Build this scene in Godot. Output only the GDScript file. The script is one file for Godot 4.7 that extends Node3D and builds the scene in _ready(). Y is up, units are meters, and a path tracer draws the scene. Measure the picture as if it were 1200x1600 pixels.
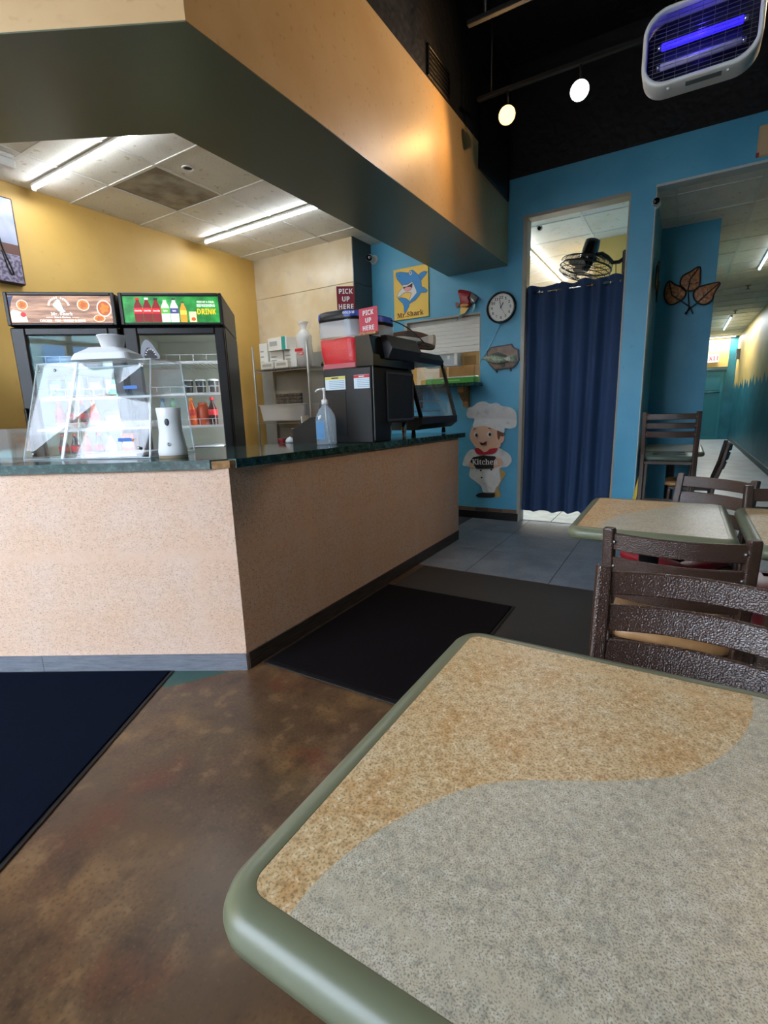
extends Node3D
# A small fast-food dining room: order counter on the left, blue wall with kitchen doorway behind, tables on the right.

var M := {}
var names := {}
const FRONT_A := Vector2(-1.714, -1.496)      # street corner of the counter (x, z)
const FRONT_D := Vector2(-0.876, 0.482)       # along the counter's front, away from the corner
const FRONT_N := Vector2(0.482, 0.876)        # out of the counter's front
const ZB := -5.068                            # face of the blue back wall


# ---------------------------------------------------------------- mesh helpers
func S(smooth := false) -> SurfaceTool:
	var st := SurfaceTool.new()
	st.begin(Mesh.PRIMITIVE_TRIANGLES)
	st.set_smooth_group(0 if smooth else -1)
	return st

func tri(st: SurfaceTool, a: Vector3, b: Vector3, c: Vector3, o: Vector3) -> void:
	if (b - a).cross(c - a).dot((a + b + c) / 3.0 - o) > 0.0:
		st.add_vertex(a); st.add_vertex(c); st.add_vertex(b)
	else:
		st.add_vertex(a); st.add_vertex(b); st.add_vertex(c)

func quad(st: SurfaceTool, a: Vector3, b: Vector3, c: Vector3, d: Vector3, o: Vector3) -> void:
	tri(st, a, b, c, o)
	tri(st, a, c, d, o)

func box(st: SurfaceTool, c: Vector3, s: Vector3, b := 0.0, xf := Transform3D()) -> void:
	var h := s * 0.5
	var o := xf * c
	if b <= 0.0:
		var p := []
		for i in 8:
			p.append(xf * (c + Vector3(h.x * (1 if i & 1 else -1), h.y * (1 if i & 2 else -1), h.z * (1 if i & 4 else -1))))
		for f in [[0, 1, 3, 2], [4, 5, 7, 6], [0, 1, 5, 4], [2, 3, 7, 6], [0, 2, 6, 4], [1, 3, 7, 5]]:
			quad(st, p[f[0]], p[f[1]], p[f[2]], p[f[3]], o)
		return
	b = minf(b, minf(h.x, minf(h.y, h.z)) * 0.98)
	var v := []
	for i in 8:
		var g := Vector3(1 if i & 1 else -1, 1 if i & 2 else -1, 1 if i & 4 else -1)
		var q := []
		for ax in 3:
			var e := h - Vector3(b, b, b)
			e[ax] = h[ax]
			q.append(xf * (c + g * e))
		v.append(q)
	for f in [[0, 0, 2, 6, 4], [0, 1, 3, 7, 5], [1, 0, 1, 5, 4], [1, 2, 3, 7, 6], [2, 0, 1, 3, 2], [2, 4, 5, 7, 6]]:
		quad(st, v[f[1]][f[0]], v[f[2]][f[0]], v[f[3]][f[0]], v[f[4]][f[0]], o)
	for ax in 3:
		var a1 := (ax + 1) % 3
		var a2 := (ax + 2) % 3
		for i in 8:
			if i & (1 << ax):
				continue
			var j: int = i | (1 << ax)
			quad(st, v[i][a1], v[j][a1], v[j][a2], v[i][a2], o)
	for i in 8:
		tri(st, v[i][0], v[i][1], v[i][2], o)

func bx(c: Vector3, s: Vector3, b := 0.0) -> SurfaceTool:
	var st := S()
	box(st, c, s, b)
	return st

func span(st: SurfaceTool, a: Vector3, b: Vector3, bev := 0.0) -> void:      # a box from corner to corner
	box(st, (a + b) * 0.5, (b - a).abs(), bev)

func ring_center(r: Array) -> Vector3:
	var c := Vector3.ZERO
	for p in r:
		c += p
	return c / r.size()

func loft(st: SurfaceTool, rings: Array, cap0 := true, cap1 := true) -> void:
	var flip := 0.0                                           # one winding for the whole skin
	for i in rings.size() - 1:
		var a: Array = rings[i]
		var b: Array = rings[i + 1]
		var o := (ring_center(a) + ring_center(b)) * 0.5
		for k in a.size():
			var k2 := (k + 1) % a.size()
			flip += (a[k2] - a[k]).cross(b[k] - a[k]).dot(((a[k] + b[k2]) * 0.5 - o).normalized())
	for i in rings.size() - 1:
		var a: Array = rings[i]
		var b: Array = rings[i + 1]
		for k in a.size():
			var k2 := (k + 1) % a.size()
			if flip > 0.0:
				for p in [a[k], b[k2], a[k2], a[k], b[k], b[k2]]:
					st.add_vertex(p)
			else:
				for p in [a[k], a[k2], b[k2], a[k], b[k2], b[k]]:
					st.add_vertex(p)
	var n := rings.size()
	if cap0:
		cap(st, rings[0], ring_center(rings[1]))
	if cap1:
		cap(st, rings[n - 1], ring_center(rings[n - 2]))

func cap(st: SurfaceTool, r: Array, o: Vector3) -> void:
	var c := ring_center(r)
	for k in r.size():
		var k2 := (k + 1) % r.size()
		if c.distance_to(r[k]) > 1e-5:
			tri(st, c, r[k], r[k2], o)

func lathe(st: SurfaceTool, prof: Array, n := 24, xf := Transform3D(), c0 := true, c1 := true) -> void:
	var rings := []
	for p in prof:
		var r := []
		for k in n:
			var t := TAU * k / n
			r.append(xf * Vector3(p[0] * cos(t), p[1], p[0] * sin(t)))
		rings.append(r)
	loft(st, rings, c0, c1)

func tube(st: SurfaceTool, pts: Array, r: float, n := 8) -> void:
	var rings := []
	var up := Vector3.UP
	for i in pts.size():
		var d: Vector3 = (pts[mini(i + 1, pts.size() - 1)] - pts[maxi(i - 1, 0)]).normalized()
		if absf(d.dot(up)) > 0.95:
			up = Vector3.RIGHT if absf(d.x) < 0.9 else Vector3.BACK
		var u := d.cross(up).normalized()
		var w := u.cross(d).normalized()
		up = w
		var g := []
		for k in n:
			var t := TAU * k / n
			g.append(pts[i] + u * cos(t) * r + w * sin(t) * r)
		rings.append(g)
	loft(st, rings)

func bar(st: SurfaceTool, a: Vector3, b: Vector3, w: float, h: float, bev := 0.0) -> void:   # a square bar from a to b
	var d := (b - a)
	var z := d.normalized()
	var up := Vector3.UP if absf(z.y) < 0.95 else Vector3.BACK
	var x := up.cross(z).normalized()
	var y := z.cross(x)
	box(st, Vector3.ZERO, Vector3(w, h, d.length()), bev, Transform3D(Basis(x, y, z), (a + b) * 0.5))

func prism(st: SurfaceTool, poly: PackedVector2Array, d: float, xf := Transform3D()) -> void:  # front at z = d, back at z = 0
	var idx := Geometry2D.triangulate_polygon(poly)
	for i in range(0, idx.size(), 3):
		var q := []
		for k in 3:
			q.append(poly[idx[i + k]])
		var c := Vector3((q[0].x + q[1].x + q[2].x) / 3.0, (q[0].y + q[1].y + q[2].y) / 3.0, d * 0.5)
		for z in [0.0, d]:
			tri(st, xf * Vector3(q[0].x, q[0].y, z), xf * Vector3(q[1].x, q[1].y, z), xf * Vector3(q[2].x, q[2].y, z), xf * c)
	var cw := Geometry2D.is_polygon_clockwise(poly)
	for i in poly.size():
		var a := poly[i]
		var b := poly[(i + 1) % poly.size()]
		var e := (b - a).normalized()
		var nrm := Vector2(e.y, -e.x) if not cw else Vector2(-e.y, e.x)
		var m := (a + b) * 0.5 - nrm * 0.01
		quad(st, xf * Vector3(a.x, a.y, 0), xf * Vector3(b.x, b.y, 0), xf * Vector3(b.x, b.y, d), xf * Vector3(a.x, a.y, d), xf * Vector3(m.x, m.y, d * 0.5))

func prism_y(st: SurfaceTool, poly: PackedVector2Array, lo: Array, hi: Array) -> void:       # footprint in (x, z), heights per corner
	var idx := Geometry2D.triangulate_polygon(poly)
	for i in range(0, idx.size(), 3):
		var a := idx[i]
		var b := idx[i + 1]
		var c := idx[i + 2]
		var o := Vector3((poly[a].x + poly[b].x + poly[c].x) / 3.0, (lo[a] + hi[a]) * 0.5, (poly[a].y + poly[b].y + poly[c].y) / 3.0)
		for h in [lo, hi]:
			tri(st, Vector3(poly[a].x, h[a], poly[a].y), Vector3(poly[b].x, h[b], poly[b].y), Vector3(poly[c].x, h[c], poly[c].y), o)
	var cw := Geometry2D.is_polygon_clockwise(poly)
	for i in poly.size():
		var j := (i + 1) % poly.size()
		var e := (poly[j] - poly[i]).normalized()
		var nrm := Vector2(e.y, -e.x) if not cw else Vector2(-e.y, e.x)
		var m := (poly[i] + poly[j]) * 0.5 - nrm * 0.01
		quad(st, Vector3(poly[i].x, lo[i], poly[i].y), Vector3(poly[j].x, lo[j], poly[j].y), Vector3(poly[j].x, hi[j], poly[j].y), Vector3(poly[i].x, hi[i], poly[i].y), Vector3(m.x, (lo[i] + hi[i]) * 0.5, m.y))

func fill(v: float, n: int) -> Array:
	var a := []
	for i in n:
		a.append(v)
	return a

func P2(flat: Array) -> PackedVector2Array:
	var p := PackedVector2Array()
	for i in range(0, flat.size(), 2):
		p.append(Vector2(flat[i], flat[i + 1]))
	return p

func curvy(flat: Array, sub := 5) -> PackedVector2Array:      # closed smooth outline through the points
	var p := P2(flat)
	var q := PackedVector2Array()
	var n := p.size()
	for i in n:
		for k in sub:
			q.append(p[i].cubic_interpolate(p[(i + 1) % n], p[(i + n - 1) % n], p[(i + 2) % n], float(k) / sub))
	return q

func ellipse(cx: float, cy: float, rx: float, ry: float, n := 20) -> PackedVector2Array:
	var p := PackedVector2Array()
	for k in n:
		p.append(Vector2(cx + rx * cos(TAU * k / n), cy + ry * sin(TAU * k / n)))
	return p

func rrect(w: float, h: float, r: float, n := 5) -> PackedVector2Array:      # rounded rectangle about the origin
	var p := PackedVector2Array()
	for q in 4:
		var c := Vector2((w * 0.5 - r) * (1 if q in [0, 3] else -1), (h * 0.5 - r) * (1 if q < 2 else -1))
		for k in n + 1:
			var t := PI * 0.5 * (q + float(k) / n)
			p.append(c + Vector2(cos(t), sin(t)) * r)
	return p

func flat_ring(p: PackedVector2Array, y: float, grow := 0.0) -> Array:      # polygon about the origin laid flat at y
	var r := []
	for i in p.size():
		var a := p[(i + p.size() - 1) % p.size()]
		var b := p[(i + 1) % p.size()]
		var e := (b - a).normalized()
		var n := Vector2(e.y, -e.x)
		if n.dot(p[i]) < 0.0:
			n = -n
		var q := p[i] + n * grow
		r.append(Vector3(q.x, y, q.y))
	return r

func sheet(st: SurfaceTool, rows: Array) -> void:             # an open grid of points
	for i in rows.size() - 1:
		for k in rows[i].size() - 1:
			for p in [rows[i][k], rows[i][k + 1], rows[i + 1][k + 1], rows[i][k], rows[i + 1][k + 1], rows[i + 1][k]]:
				st.add_vertex(p)


# ---------------------------------------------------------------- object helpers
func numbered(n: String) -> String:
	if not names.has(n):
		names[n] = 0
		return n
	names[n] += 1
	return "%s_%03d" % [n, names[n]]

func tag(o: Node3D, label: String, category: String, group := "") -> void:
	o.set_meta("label", label)
	o.set_meta("category", category)
	if group:
		o.set_meta("group", group)

func thing(called: String, label: String, category: String, at := Vector3.ZERO, turn := 0.0, group := "") -> Node3D:
	var o := Node3D.new()
	o.name = numbered(called)
	add_child(o)
	o.position = at
	o.rotation.y = turn
	tag(o, label, category, group)
	return o

func inst(mesh: Mesh, m: Material) -> MeshInstance3D:
	var o := MeshInstance3D.new()
	o.mesh = mesh
	o.material_override = m
	o.cast_shadow = GeometryInstance3D.SHADOW_CASTING_SETTING_ON
	return o

func part(called: String, st: SurfaceTool, m: Material, parent: Node3D, label := "") -> MeshInstance3D:
	st.generate_normals()
	var o := inst(st.commit(), m)
	o.name = called
	parent.add_child(o, true)
	if label:
		o.set_meta("label", label)
	return o

func solo(called: String, st: SurfaceTool, m: Material, label: String, category: String, at := Vector3.ZERO, turn := 0.0, group := "") -> MeshInstance3D:
	st.generate_normals()
	var o := inst(st.commit(), m)
	o.name = numbered(called)
	add_child(o)
	o.position = at
	o.rotation.y = turn
	tag(o, label, category, group)
	return o

func struct(called: String, st: SurfaceTool, m: Material) -> MeshInstance3D:
	st.generate_normals()
	var o := inst(st.commit(), m)
	o.name = called
	add_child(o)
	o.set_meta("kind", "structure")
	return o

func copy(o: Node3D, at: Vector3, turn: float, label: String) -> Node3D:
	var c: Node3D = o.duplicate()
	c.name = numbered(String(o.name).rstrip("0123456789").rstrip("_"))
	add_child(c)
	c.position = at
	c.rotation.y = turn
	c.set_meta("label", label)
	return c

func text(parent: Node3D, words: String, cap_h: float, at: Vector3, m: Material, serif := false, slant := 0.0, turn_y := 0.0, wide := 1.0, called := "lettering") -> MeshInstance3D:
	var t := TextMesh.new()
	var f := SystemFont.new()
	f.font_names = PackedStringArray(["Droid Serif" if serif else "Droid Sans"])
	f.font_weight = 700
	t.font = f
	t.font_size = 48
	t.pixel_size = cap_h / 0.72 / 48.0
	t.depth = 0.0015
	t.curve_step = 2.0
	t.text = words
	var o := inst(t, m)
	o.name = called
	parent.add_child(o, true)
	o.position = at
	o.rotation = Vector3(0, turn_y, slant)
	o.scale = Vector3(wide, 1, 1)
	return o


# ---------------------------------------------------------------- textures and materials
func grain(size: int, base: Color, layers: Array) -> PackedByteArray:
	# layers of noise laid over a base colour: [frequency, octaves, kind, seed, [[level, colour with alpha], ...]]
	var n := size * size
	var out := PackedByteArray()
	out.resize(n * 3)
	var r0 := int(base.r * 255.0)
	var g0 := int(base.g * 255.0)
	var b0 := int(base.b * 255.0)
	var buf := []
	var luts := []
	for l in layers:
		var f := FastNoiseLite.new()
		f.seed = l[3]
		f.noise_type = l[2]
		f.frequency = l[0]
		f.fractal_octaves = l[1]
		f.fractal_type = FastNoiseLite.FRACTAL_FBM if l[1] > 1 else FastNoiseLite.FRACTAL_NONE
		buf.append(f.get_seamless_image(size, size).get_data())
		var gr := Gradient.new()
		var offs := PackedFloat32Array()
		var cols := PackedColorArray()
		for s in l[4]:
			offs.append(s[0])
			cols.append(s[1])
		gr.offsets = offs
		gr.colors = cols
		var lut := PackedInt32Array()
		for k in 256:
			var c := gr.sample(k / 255.0)
			lut.append_array(PackedInt32Array([int(c.r * 255.0), int(c.g * 255.0), int(c.b * 255.0), int(c.a * 256.0)]))
		luts.append(lut)
	var nl := layers.size()
	for i in n:
		var r := r0
		var g := g0
		var b := b0
		for l in nl:
			var lut: PackedInt32Array = luts[l]
			var k: int = buf[l][i] * 4
			var a := lut[k + 3]
			if a:
				r += ((lut[k] - r) * a) >> 8
				g += ((lut[k + 1] - g) * a) >> 8
				b += ((lut[k + 2] - b) * a) >> 8
		out[i * 3] = r
		out[i * 3 + 1] = g
		out[i * 3 + 2] = b
	return out

func picture(size: int, data: PackedByteArray) -> ImageTexture:
	return ImageTexture.create_from_image(Image.create_from_data(size, size, false, Image.FORMAT_RGB8, data))

func ntex(size: int, base: Color, layers: Array) -> ImageTexture:
	return picture(size, grain(size, base, layers))

func bumps(freq: float, kind := FastNoiseLite.TYPE_SIMPLEX, octaves := 2, size := 256, strength := 4.0) -> NoiseTexture2D:
	var t := NoiseTexture2D.new()
	var f := FastNoiseLite.new()
	f.noise_type = kind
	f.frequency = freq
	f.fractal_octaves = octaves
	t.noise = f
	t.width = size
	t.height = size
	t.seamless = true
	t.as_normal_map = true
	t.bump_strength = strength
	return t

func mat(c: Color, rough := 0.6, metal := 0.0) -> StandardMaterial3D:
	var m := StandardMaterial3D.new()
	m.albedo_color = c
	m.roughness = rough
	m.metallic = metal
	return m

func rgb(r: int, g: int, b: int) -> Color:
	return Color(r / 255.0, g / 255.0, b / 255.0)

func tmat(t: Texture2D, metres: float, rough := 0.6, normal: Texture2D = null, nscale := 1.0, world := true) -> StandardMaterial3D:
	var m := mat(Color.WHITE, rough)
	m.albedo_texture = t
	m.uv1_triplanar = true
	m.uv1_world_triplanar = world
	m.uv1_scale = Vector3.ONE / metres
	if normal:
		m.normal_enabled = true
		m.normal_texture = normal
		m.normal_scale = nscale
	return m

func nmat(c: Color, rough: float, normal: Texture2D, metres: float, nscale := 1.0, metal := 0.0) -> StandardMaterial3D:
	var m := mat(c, rough, metal)
	m.uv1_triplanar = true
	m.uv1_scale = Vector3.ONE / metres
	m.normal_enabled = true
	m.normal_texture = normal
	m.normal_scale = nscale
	return m

func clear(c: Color, alpha: float, rough := 0.05) -> StandardMaterial3D:
	var m := mat(Color(c.r, c.g, c.b, alpha), rough)
	m.transparency = BaseMaterial3D.TRANSPARENCY_ALPHA
	return m

func glow(c: Color, e: float) -> StandardMaterial3D:
	var m := mat(c, 0.5)
	m.emission_enabled = true
	m.emission = c
	m.emission_energy_multiplier = e
	return m

func C(r: int, g: int, b: int, a := 1.0) -> Color:
	return Color(r / 255.0, g / 255.0, b / 255.0, a)
const CHEF := {
	"hat": [-0.260, 0.377, -0.250, 0.445, -0.192, 0.467, -0.131, 0.508, -0.060, 0.515, 0.000, 0.490, 0.070, 0.497, 0.129, 0.462, 0.216, 0.445, 0.274, 0.393, 0.282, 0.263, 0.221, 0.231, 0.162, 0.236, 0.153, 0.188, 0.074, 0.217, -0.057, 0.262, -0.186, 0.253, -0.171, 0.336, -0.233, 0.347],
	"face": [-0.207, 0.229, -0.186, 0.258, -0.057, 0.267, 0.074, 0.217, 0.149, 0.179, 0.157, 0.122, 0.126, 0.088, 0.107, 0.035, 0.027, 0.019, -0.054, -0.016, -0.137, 0.017, -0.195, 0.081, -0.222, 0.135, -0.222, 0.180],
	"hair": [0.084, 0.217, 0.149, 0.179, 0.144, 0.150, 0.115, 0.155, 0.101, 0.117, 0.085, 0.141],
	"ear": [0.120, 0.141, 0.144, 0.150, 0.157, 0.122, 0.141, 0.091, 0.116, 0.088],
	"eye_a": [-0.173, 0.170, -0.154, 0.197, -0.133, 0.170, -0.149, 0.140],
	"eye_b": [-0.026, 0.175, -0.006, 0.206, 0.020, 0.174, 0.000, 0.141],
	"pupil_a": [-0.161, 0.165, -0.147, 0.185, -0.133, 0.165, -0.147, 0.145],
	"pupil_b": [-0.012, 0.172, 0.002, 0.191, 0.019, 0.172, 0.003, 0.150],
	"brow_a": [-0.186, 0.214, -0.170, 0.234, -0.144, 0.238, -0.170, 0.224],
	"brow_b": [-0.016, 0.237, -0.001, 0.241, 0.019, 0.220, -0.001, 0.231],
	"mouth": [-0.112, 0.091, -0.071, 0.082, -0.025, 0.104, -0.040, 0.072, -0.091, 0.057],
	"scarf": [-0.169, 0.012, -0.137, 0.029, -0.096, 0.008, -0.064, -0.016, -0.024, -0.006, 0.007, 0.019, 0.085, 0.027, 0.068, -0.014, 0.018, -0.037, -0.064, -0.044, -0.137, -0.038],
	"jacket": [-0.190, 0.011, -0.264, -0.040, -0.307, -0.142, -0.291, -0.173, -0.221, -0.186, -0.229, -0.283, -0.156, -0.341, -0.092, -0.389, -0.060, -0.458, 0.054, -0.457, 0.074, -0.400, 0.128, -0.327, 0.111, -0.190, 0.190, -0.167, 0.238, -0.108, 0.217, -0.041, 0.137, 0.011, 0.082, 0.025, -0.054, -0.046],
	"towel": [0.111, -0.185, 0.186, -0.241, 0.143, -0.307, 0.104, -0.398, 0.131, -0.482, 0.096, -0.505, 0.055, -0.502, 0.054, -0.452, 0.123, -0.328],
	"shoe": [-0.149, -0.505, -0.123, -0.472, -0.049, -0.458, 0.054, -0.457, 0.055, -0.502, -0.049, -0.514],
	"board": [-0.218, -0.120, -0.184, -0.074, -0.074, -0.051, 0.058, -0.058, 0.099, -0.106, 0.065, -0.166, 0.040, -0.192, -0.146, -0.198, -0.168, -0.169],
	"hand_a": [-0.237, -0.151, -0.210, -0.109, -0.168, -0.118, -0.157, -0.158, -0.152, -0.183, -0.210, -0.190],
	"hand_b": [0.059, -0.093, 0.099, -0.077, 0.139, -0.101, 0.145, -0.149, 0.090, -0.175, 0.050, -0.182],
	"button_a": [-0.104, -0.215, -0.094, -0.205, -0.083, -0.214, -0.093, -0.225],
	"button_b": [-0.093, -0.292, -0.082, -0.282, -0.072, -0.291, -0.082, -0.302],
	"button_c": [0.015, -0.203, 0.025, -0.192, 0.035, -0.202, 0.025, -0.212],
	"words": [-0.048, -0.115],
}
const SHARK := {
	"body": [-0.163, 0.198, -0.118, 0.199, -0.058, 0.187, -0.011, 0.174, 0.010, 0.195, 0.042, 0.195, 0.070, 0.171, 0.110, 0.131, 0.138, 0.079, 0.143, 0.016, 0.182, -0.004, 0.213, -0.035, 0.199, -0.047, 0.136, -0.041, 0.112, -0.071, 0.065, -0.109, -0.001, -0.134, -0.007, -0.114, 0.036, -0.080, 0.084, -0.038, 0.073, 0.012, 0.050, 0.054, 0.039, 0.085, 0.004, 0.075, -0.056, 0.065, -0.092, 0.065, -0.121, 0.099, -0.150, 0.133, -0.164, 0.169],
	"fin": [0.107, 0.132, 0.134, 0.152, 0.179, 0.161, 0.213, 0.151, 0.190, 0.124, 0.161, 0.100, 0.138, 0.079],
	"belly": [-0.080, 0.063, -0.020, 0.059, 0.033, 0.081, 0.050, 0.049, 0.073, 0.002, 0.090, -0.029, 0.059, -0.074, 0.011, -0.116, -0.010, -0.118, 0.006, -0.076, 0.025, -0.030, 0.002, -0.022, -0.040, -0.011, -0.070, -0.017, -0.113, -0.040, -0.156, -0.052, -0.152, -0.035, -0.130, 0.002, -0.087, 0.030],
	"mouth": [-0.080, 0.044, -0.032, 0.042, 0.015, 0.059, 0.039, 0.070, 0.032, 0.023, 0.014, 0.001, -0.022, -0.011, -0.057, 0.001, -0.075, 0.023],
	"tongue": [-0.069, 0.020, -0.039, 0.035, 0.015, 0.030, 0.017, 0.008, -0.022, -0.008, -0.054, 0.003],
	"tail": [-0.147, -0.063, -0.107, -0.063, -0.053, -0.078, -0.018, -0.103, -0.007, -0.129, -0.014, -0.162, -0.039, -0.199, -0.063, -0.231, -0.072, -0.210, -0.074, -0.155, -0.091, -0.118, -0.120, -0.094],
	"eye": [-0.004, 0.173, 0.016, 0.189, 0.034, 0.167, 0.015, 0.151],
	"pupil": [0.007, 0.172, 0.014, 0.180, 0.021, 0.169, 0.014, 0.161],
	"nostril": [-0.127, 0.163, -0.122, 0.168, -0.116, 0.162, -0.122, 0.157],
	"words": [-0.004, -0.248],
	"corner_a": [-0.192, 0.240],
	"corner_b": [0.223, 0.227],
	"corner_c": [0.221, -0.295],
	"corner_d": [-0.203, -0.285],
}
const ANGEL := {
	"body": [-0.083, 0.120, 0.011, 0.103, 0.068, 0.070, 0.052, 0.026, 0.068, -0.033, 0.036, -0.061, -0.013, -0.055, -0.054, -0.025, -0.062, 0.027],
	"head": [0.068, 0.070, 0.136, 0.015, 0.108, -0.031, 0.068, -0.033, 0.052, 0.019],
	"tail": [-0.062, -0.016, -0.095, -0.056, -0.112, -0.032, -0.112, 0.005, -0.087, 0.001],
	"belly_fin": [-0.054, -0.032, 0.036, -0.065, -0.004, -0.111, -0.062, -0.133, -0.058, -0.082],
	"fin_tip": [-0.062, -0.125, -0.009, -0.114, -0.037, -0.143, -0.108, -0.183, -0.079, -0.145],
	"side_fin": [0.076, -0.049, 0.108, -0.031, 0.101, -0.080, 0.065, -0.115, 0.085, -0.078],
}
const BASS := {
	"plaque": [-0.148, 0.086, -0.101, 0.126, 0.106, 0.139, 0.129, 0.105, 0.175, 0.083, 0.185, -0.020, 0.163, -0.062, 0.126, -0.095, -0.066, -0.107, -0.114, -0.056, -0.151, -0.009],
	"fish": [-0.195, 0.027, -0.147, 0.042, -0.084, 0.051, -0.022, 0.035, 0.048, 0.019, 0.117, 0.003, 0.154, 0.028, 0.159, -0.054, 0.117, -0.030, 0.049, -0.042, -0.005, -0.053, -0.083, -0.040, -0.147, -0.010, -0.183, 0.012],
	"fin": [-0.116, 0.054, -0.022, 0.068, 0.063, 0.032, 0.048, 0.015, -0.053, 0.045],
	"foot_a": [-0.058, -0.108, -0.035, -0.110, -0.038, -0.131, -0.054, -0.130],
	"foot_b": [0.089, -0.100, 0.108, -0.097, 0.108, -0.126, 0.093, -0.125],
	"low_fin": [0.003, -0.054, 0.049, -0.046, 0.042, -0.071, 0.023, -0.084],
}
const LEAF := {
	"leaf_a": [-0.228, 0.116, -0.166, 0.072, -0.086, 0.029, -0.062, -0.037, -0.105, -0.094, -0.190, -0.121, -0.248, -0.065, -0.261, 0.033],
	"leaf_b": [0.039, 0.214, 0.052, 0.111, 0.046, 0.020, -0.007, -0.010, -0.085, 0.012, -0.122, 0.076, -0.105, 0.145, -0.041, 0.177],
	"leaf_c": [0.227, 0.034, 0.190, -0.052, 0.170, -0.131, 0.108, -0.160, 0.040, -0.124, 0.006, -0.057, 0.029, 0.008, 0.110, 0.031],
	"stem_b": [0.039, 0.214, -0.035, 0.104, -0.046, 0.002, -0.022, -0.168, -0.045, -0.239],
	"stem_a": [-0.228, 0.116, -0.187, -0.030, -0.105, -0.094, -0.013, -0.169, 0.018, -0.240],
	"stem_c": [0.227, 0.034, 0.110, -0.071, 0.059, -0.126, -0.012, -0.180, -0.055, -0.231],
}

# ---------------------------------------------------------------- the scene
func _ready() -> void:
	set_camera_and_light()
	set_materials()
	build_shell()
	build_ceilings()
	build_soffit()
	build_counter()
	build_coolers()
	build_counter_things()
	build_rack()
	build_back_wall_things()
	build_kitchen_doorway()
	build_hall()
	build_tables_and_chairs()
	build_overhead()

func set_camera_and_light() -> void:
	var cam := Camera3D.new()
	cam.name = "camera"
	cam.position = Vector3(0, 1.22, 0)
	cam.rotation_degrees = Vector3(-11.9205, 31.311, -1.8883)
	cam.fov = rad_to_deg(2.0 * atan(800.0 / 760.535))
	cam.near = 0.02
	cam.far = 200.0
	cam.current = true
	add_child(cam)
	var sky := ProceduralSkyMaterial.new()
	sky.sky_top_color = Color(0.78, 0.84, 0.92)
	sky.sky_horizon_color = Color(0.97, 0.97, 0.98)
	sky.ground_horizon_color = Color(0.62, 0.61, 0.59)
	sky.ground_bottom_color = Color(0.5, 0.49, 0.47)
	sky.sky_curve = 0.12
	sky.sun_angle_max = 0.0
	var e := Environment.new()
	e.background_mode = Environment.BG_SKY
	e.sky = Sky.new()
	e.sky.sky_material = sky
	e.background_energy_multiplier = 23.0
	e.tonemap_mode = Environment.TONE_MAPPER_LINEAR
	e.tonemap_exposure = 1.0
	e.sdfgi_enabled = true
	e.ssao_enabled = true
	e.ssil_enabled = true
	var w := WorldEnvironment.new()
	w.name = "sky"
	w.environment = e
	add_child(w)

func lamp_area(called: String, at: Vector3, size: Vector2, c: Color, energy: float, rot := Vector3(-PI / 2, 0, 0)) -> void:
	var l := AreaLight3D.new()
	l.name = called
	l.area_size = size
	l.light_color = c
	l.light_energy = energy
	l.shadow_enabled = true
	l.area_range = 14.0
	add_child(l, true)
	l.position = at
	l.rotation = rot

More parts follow.
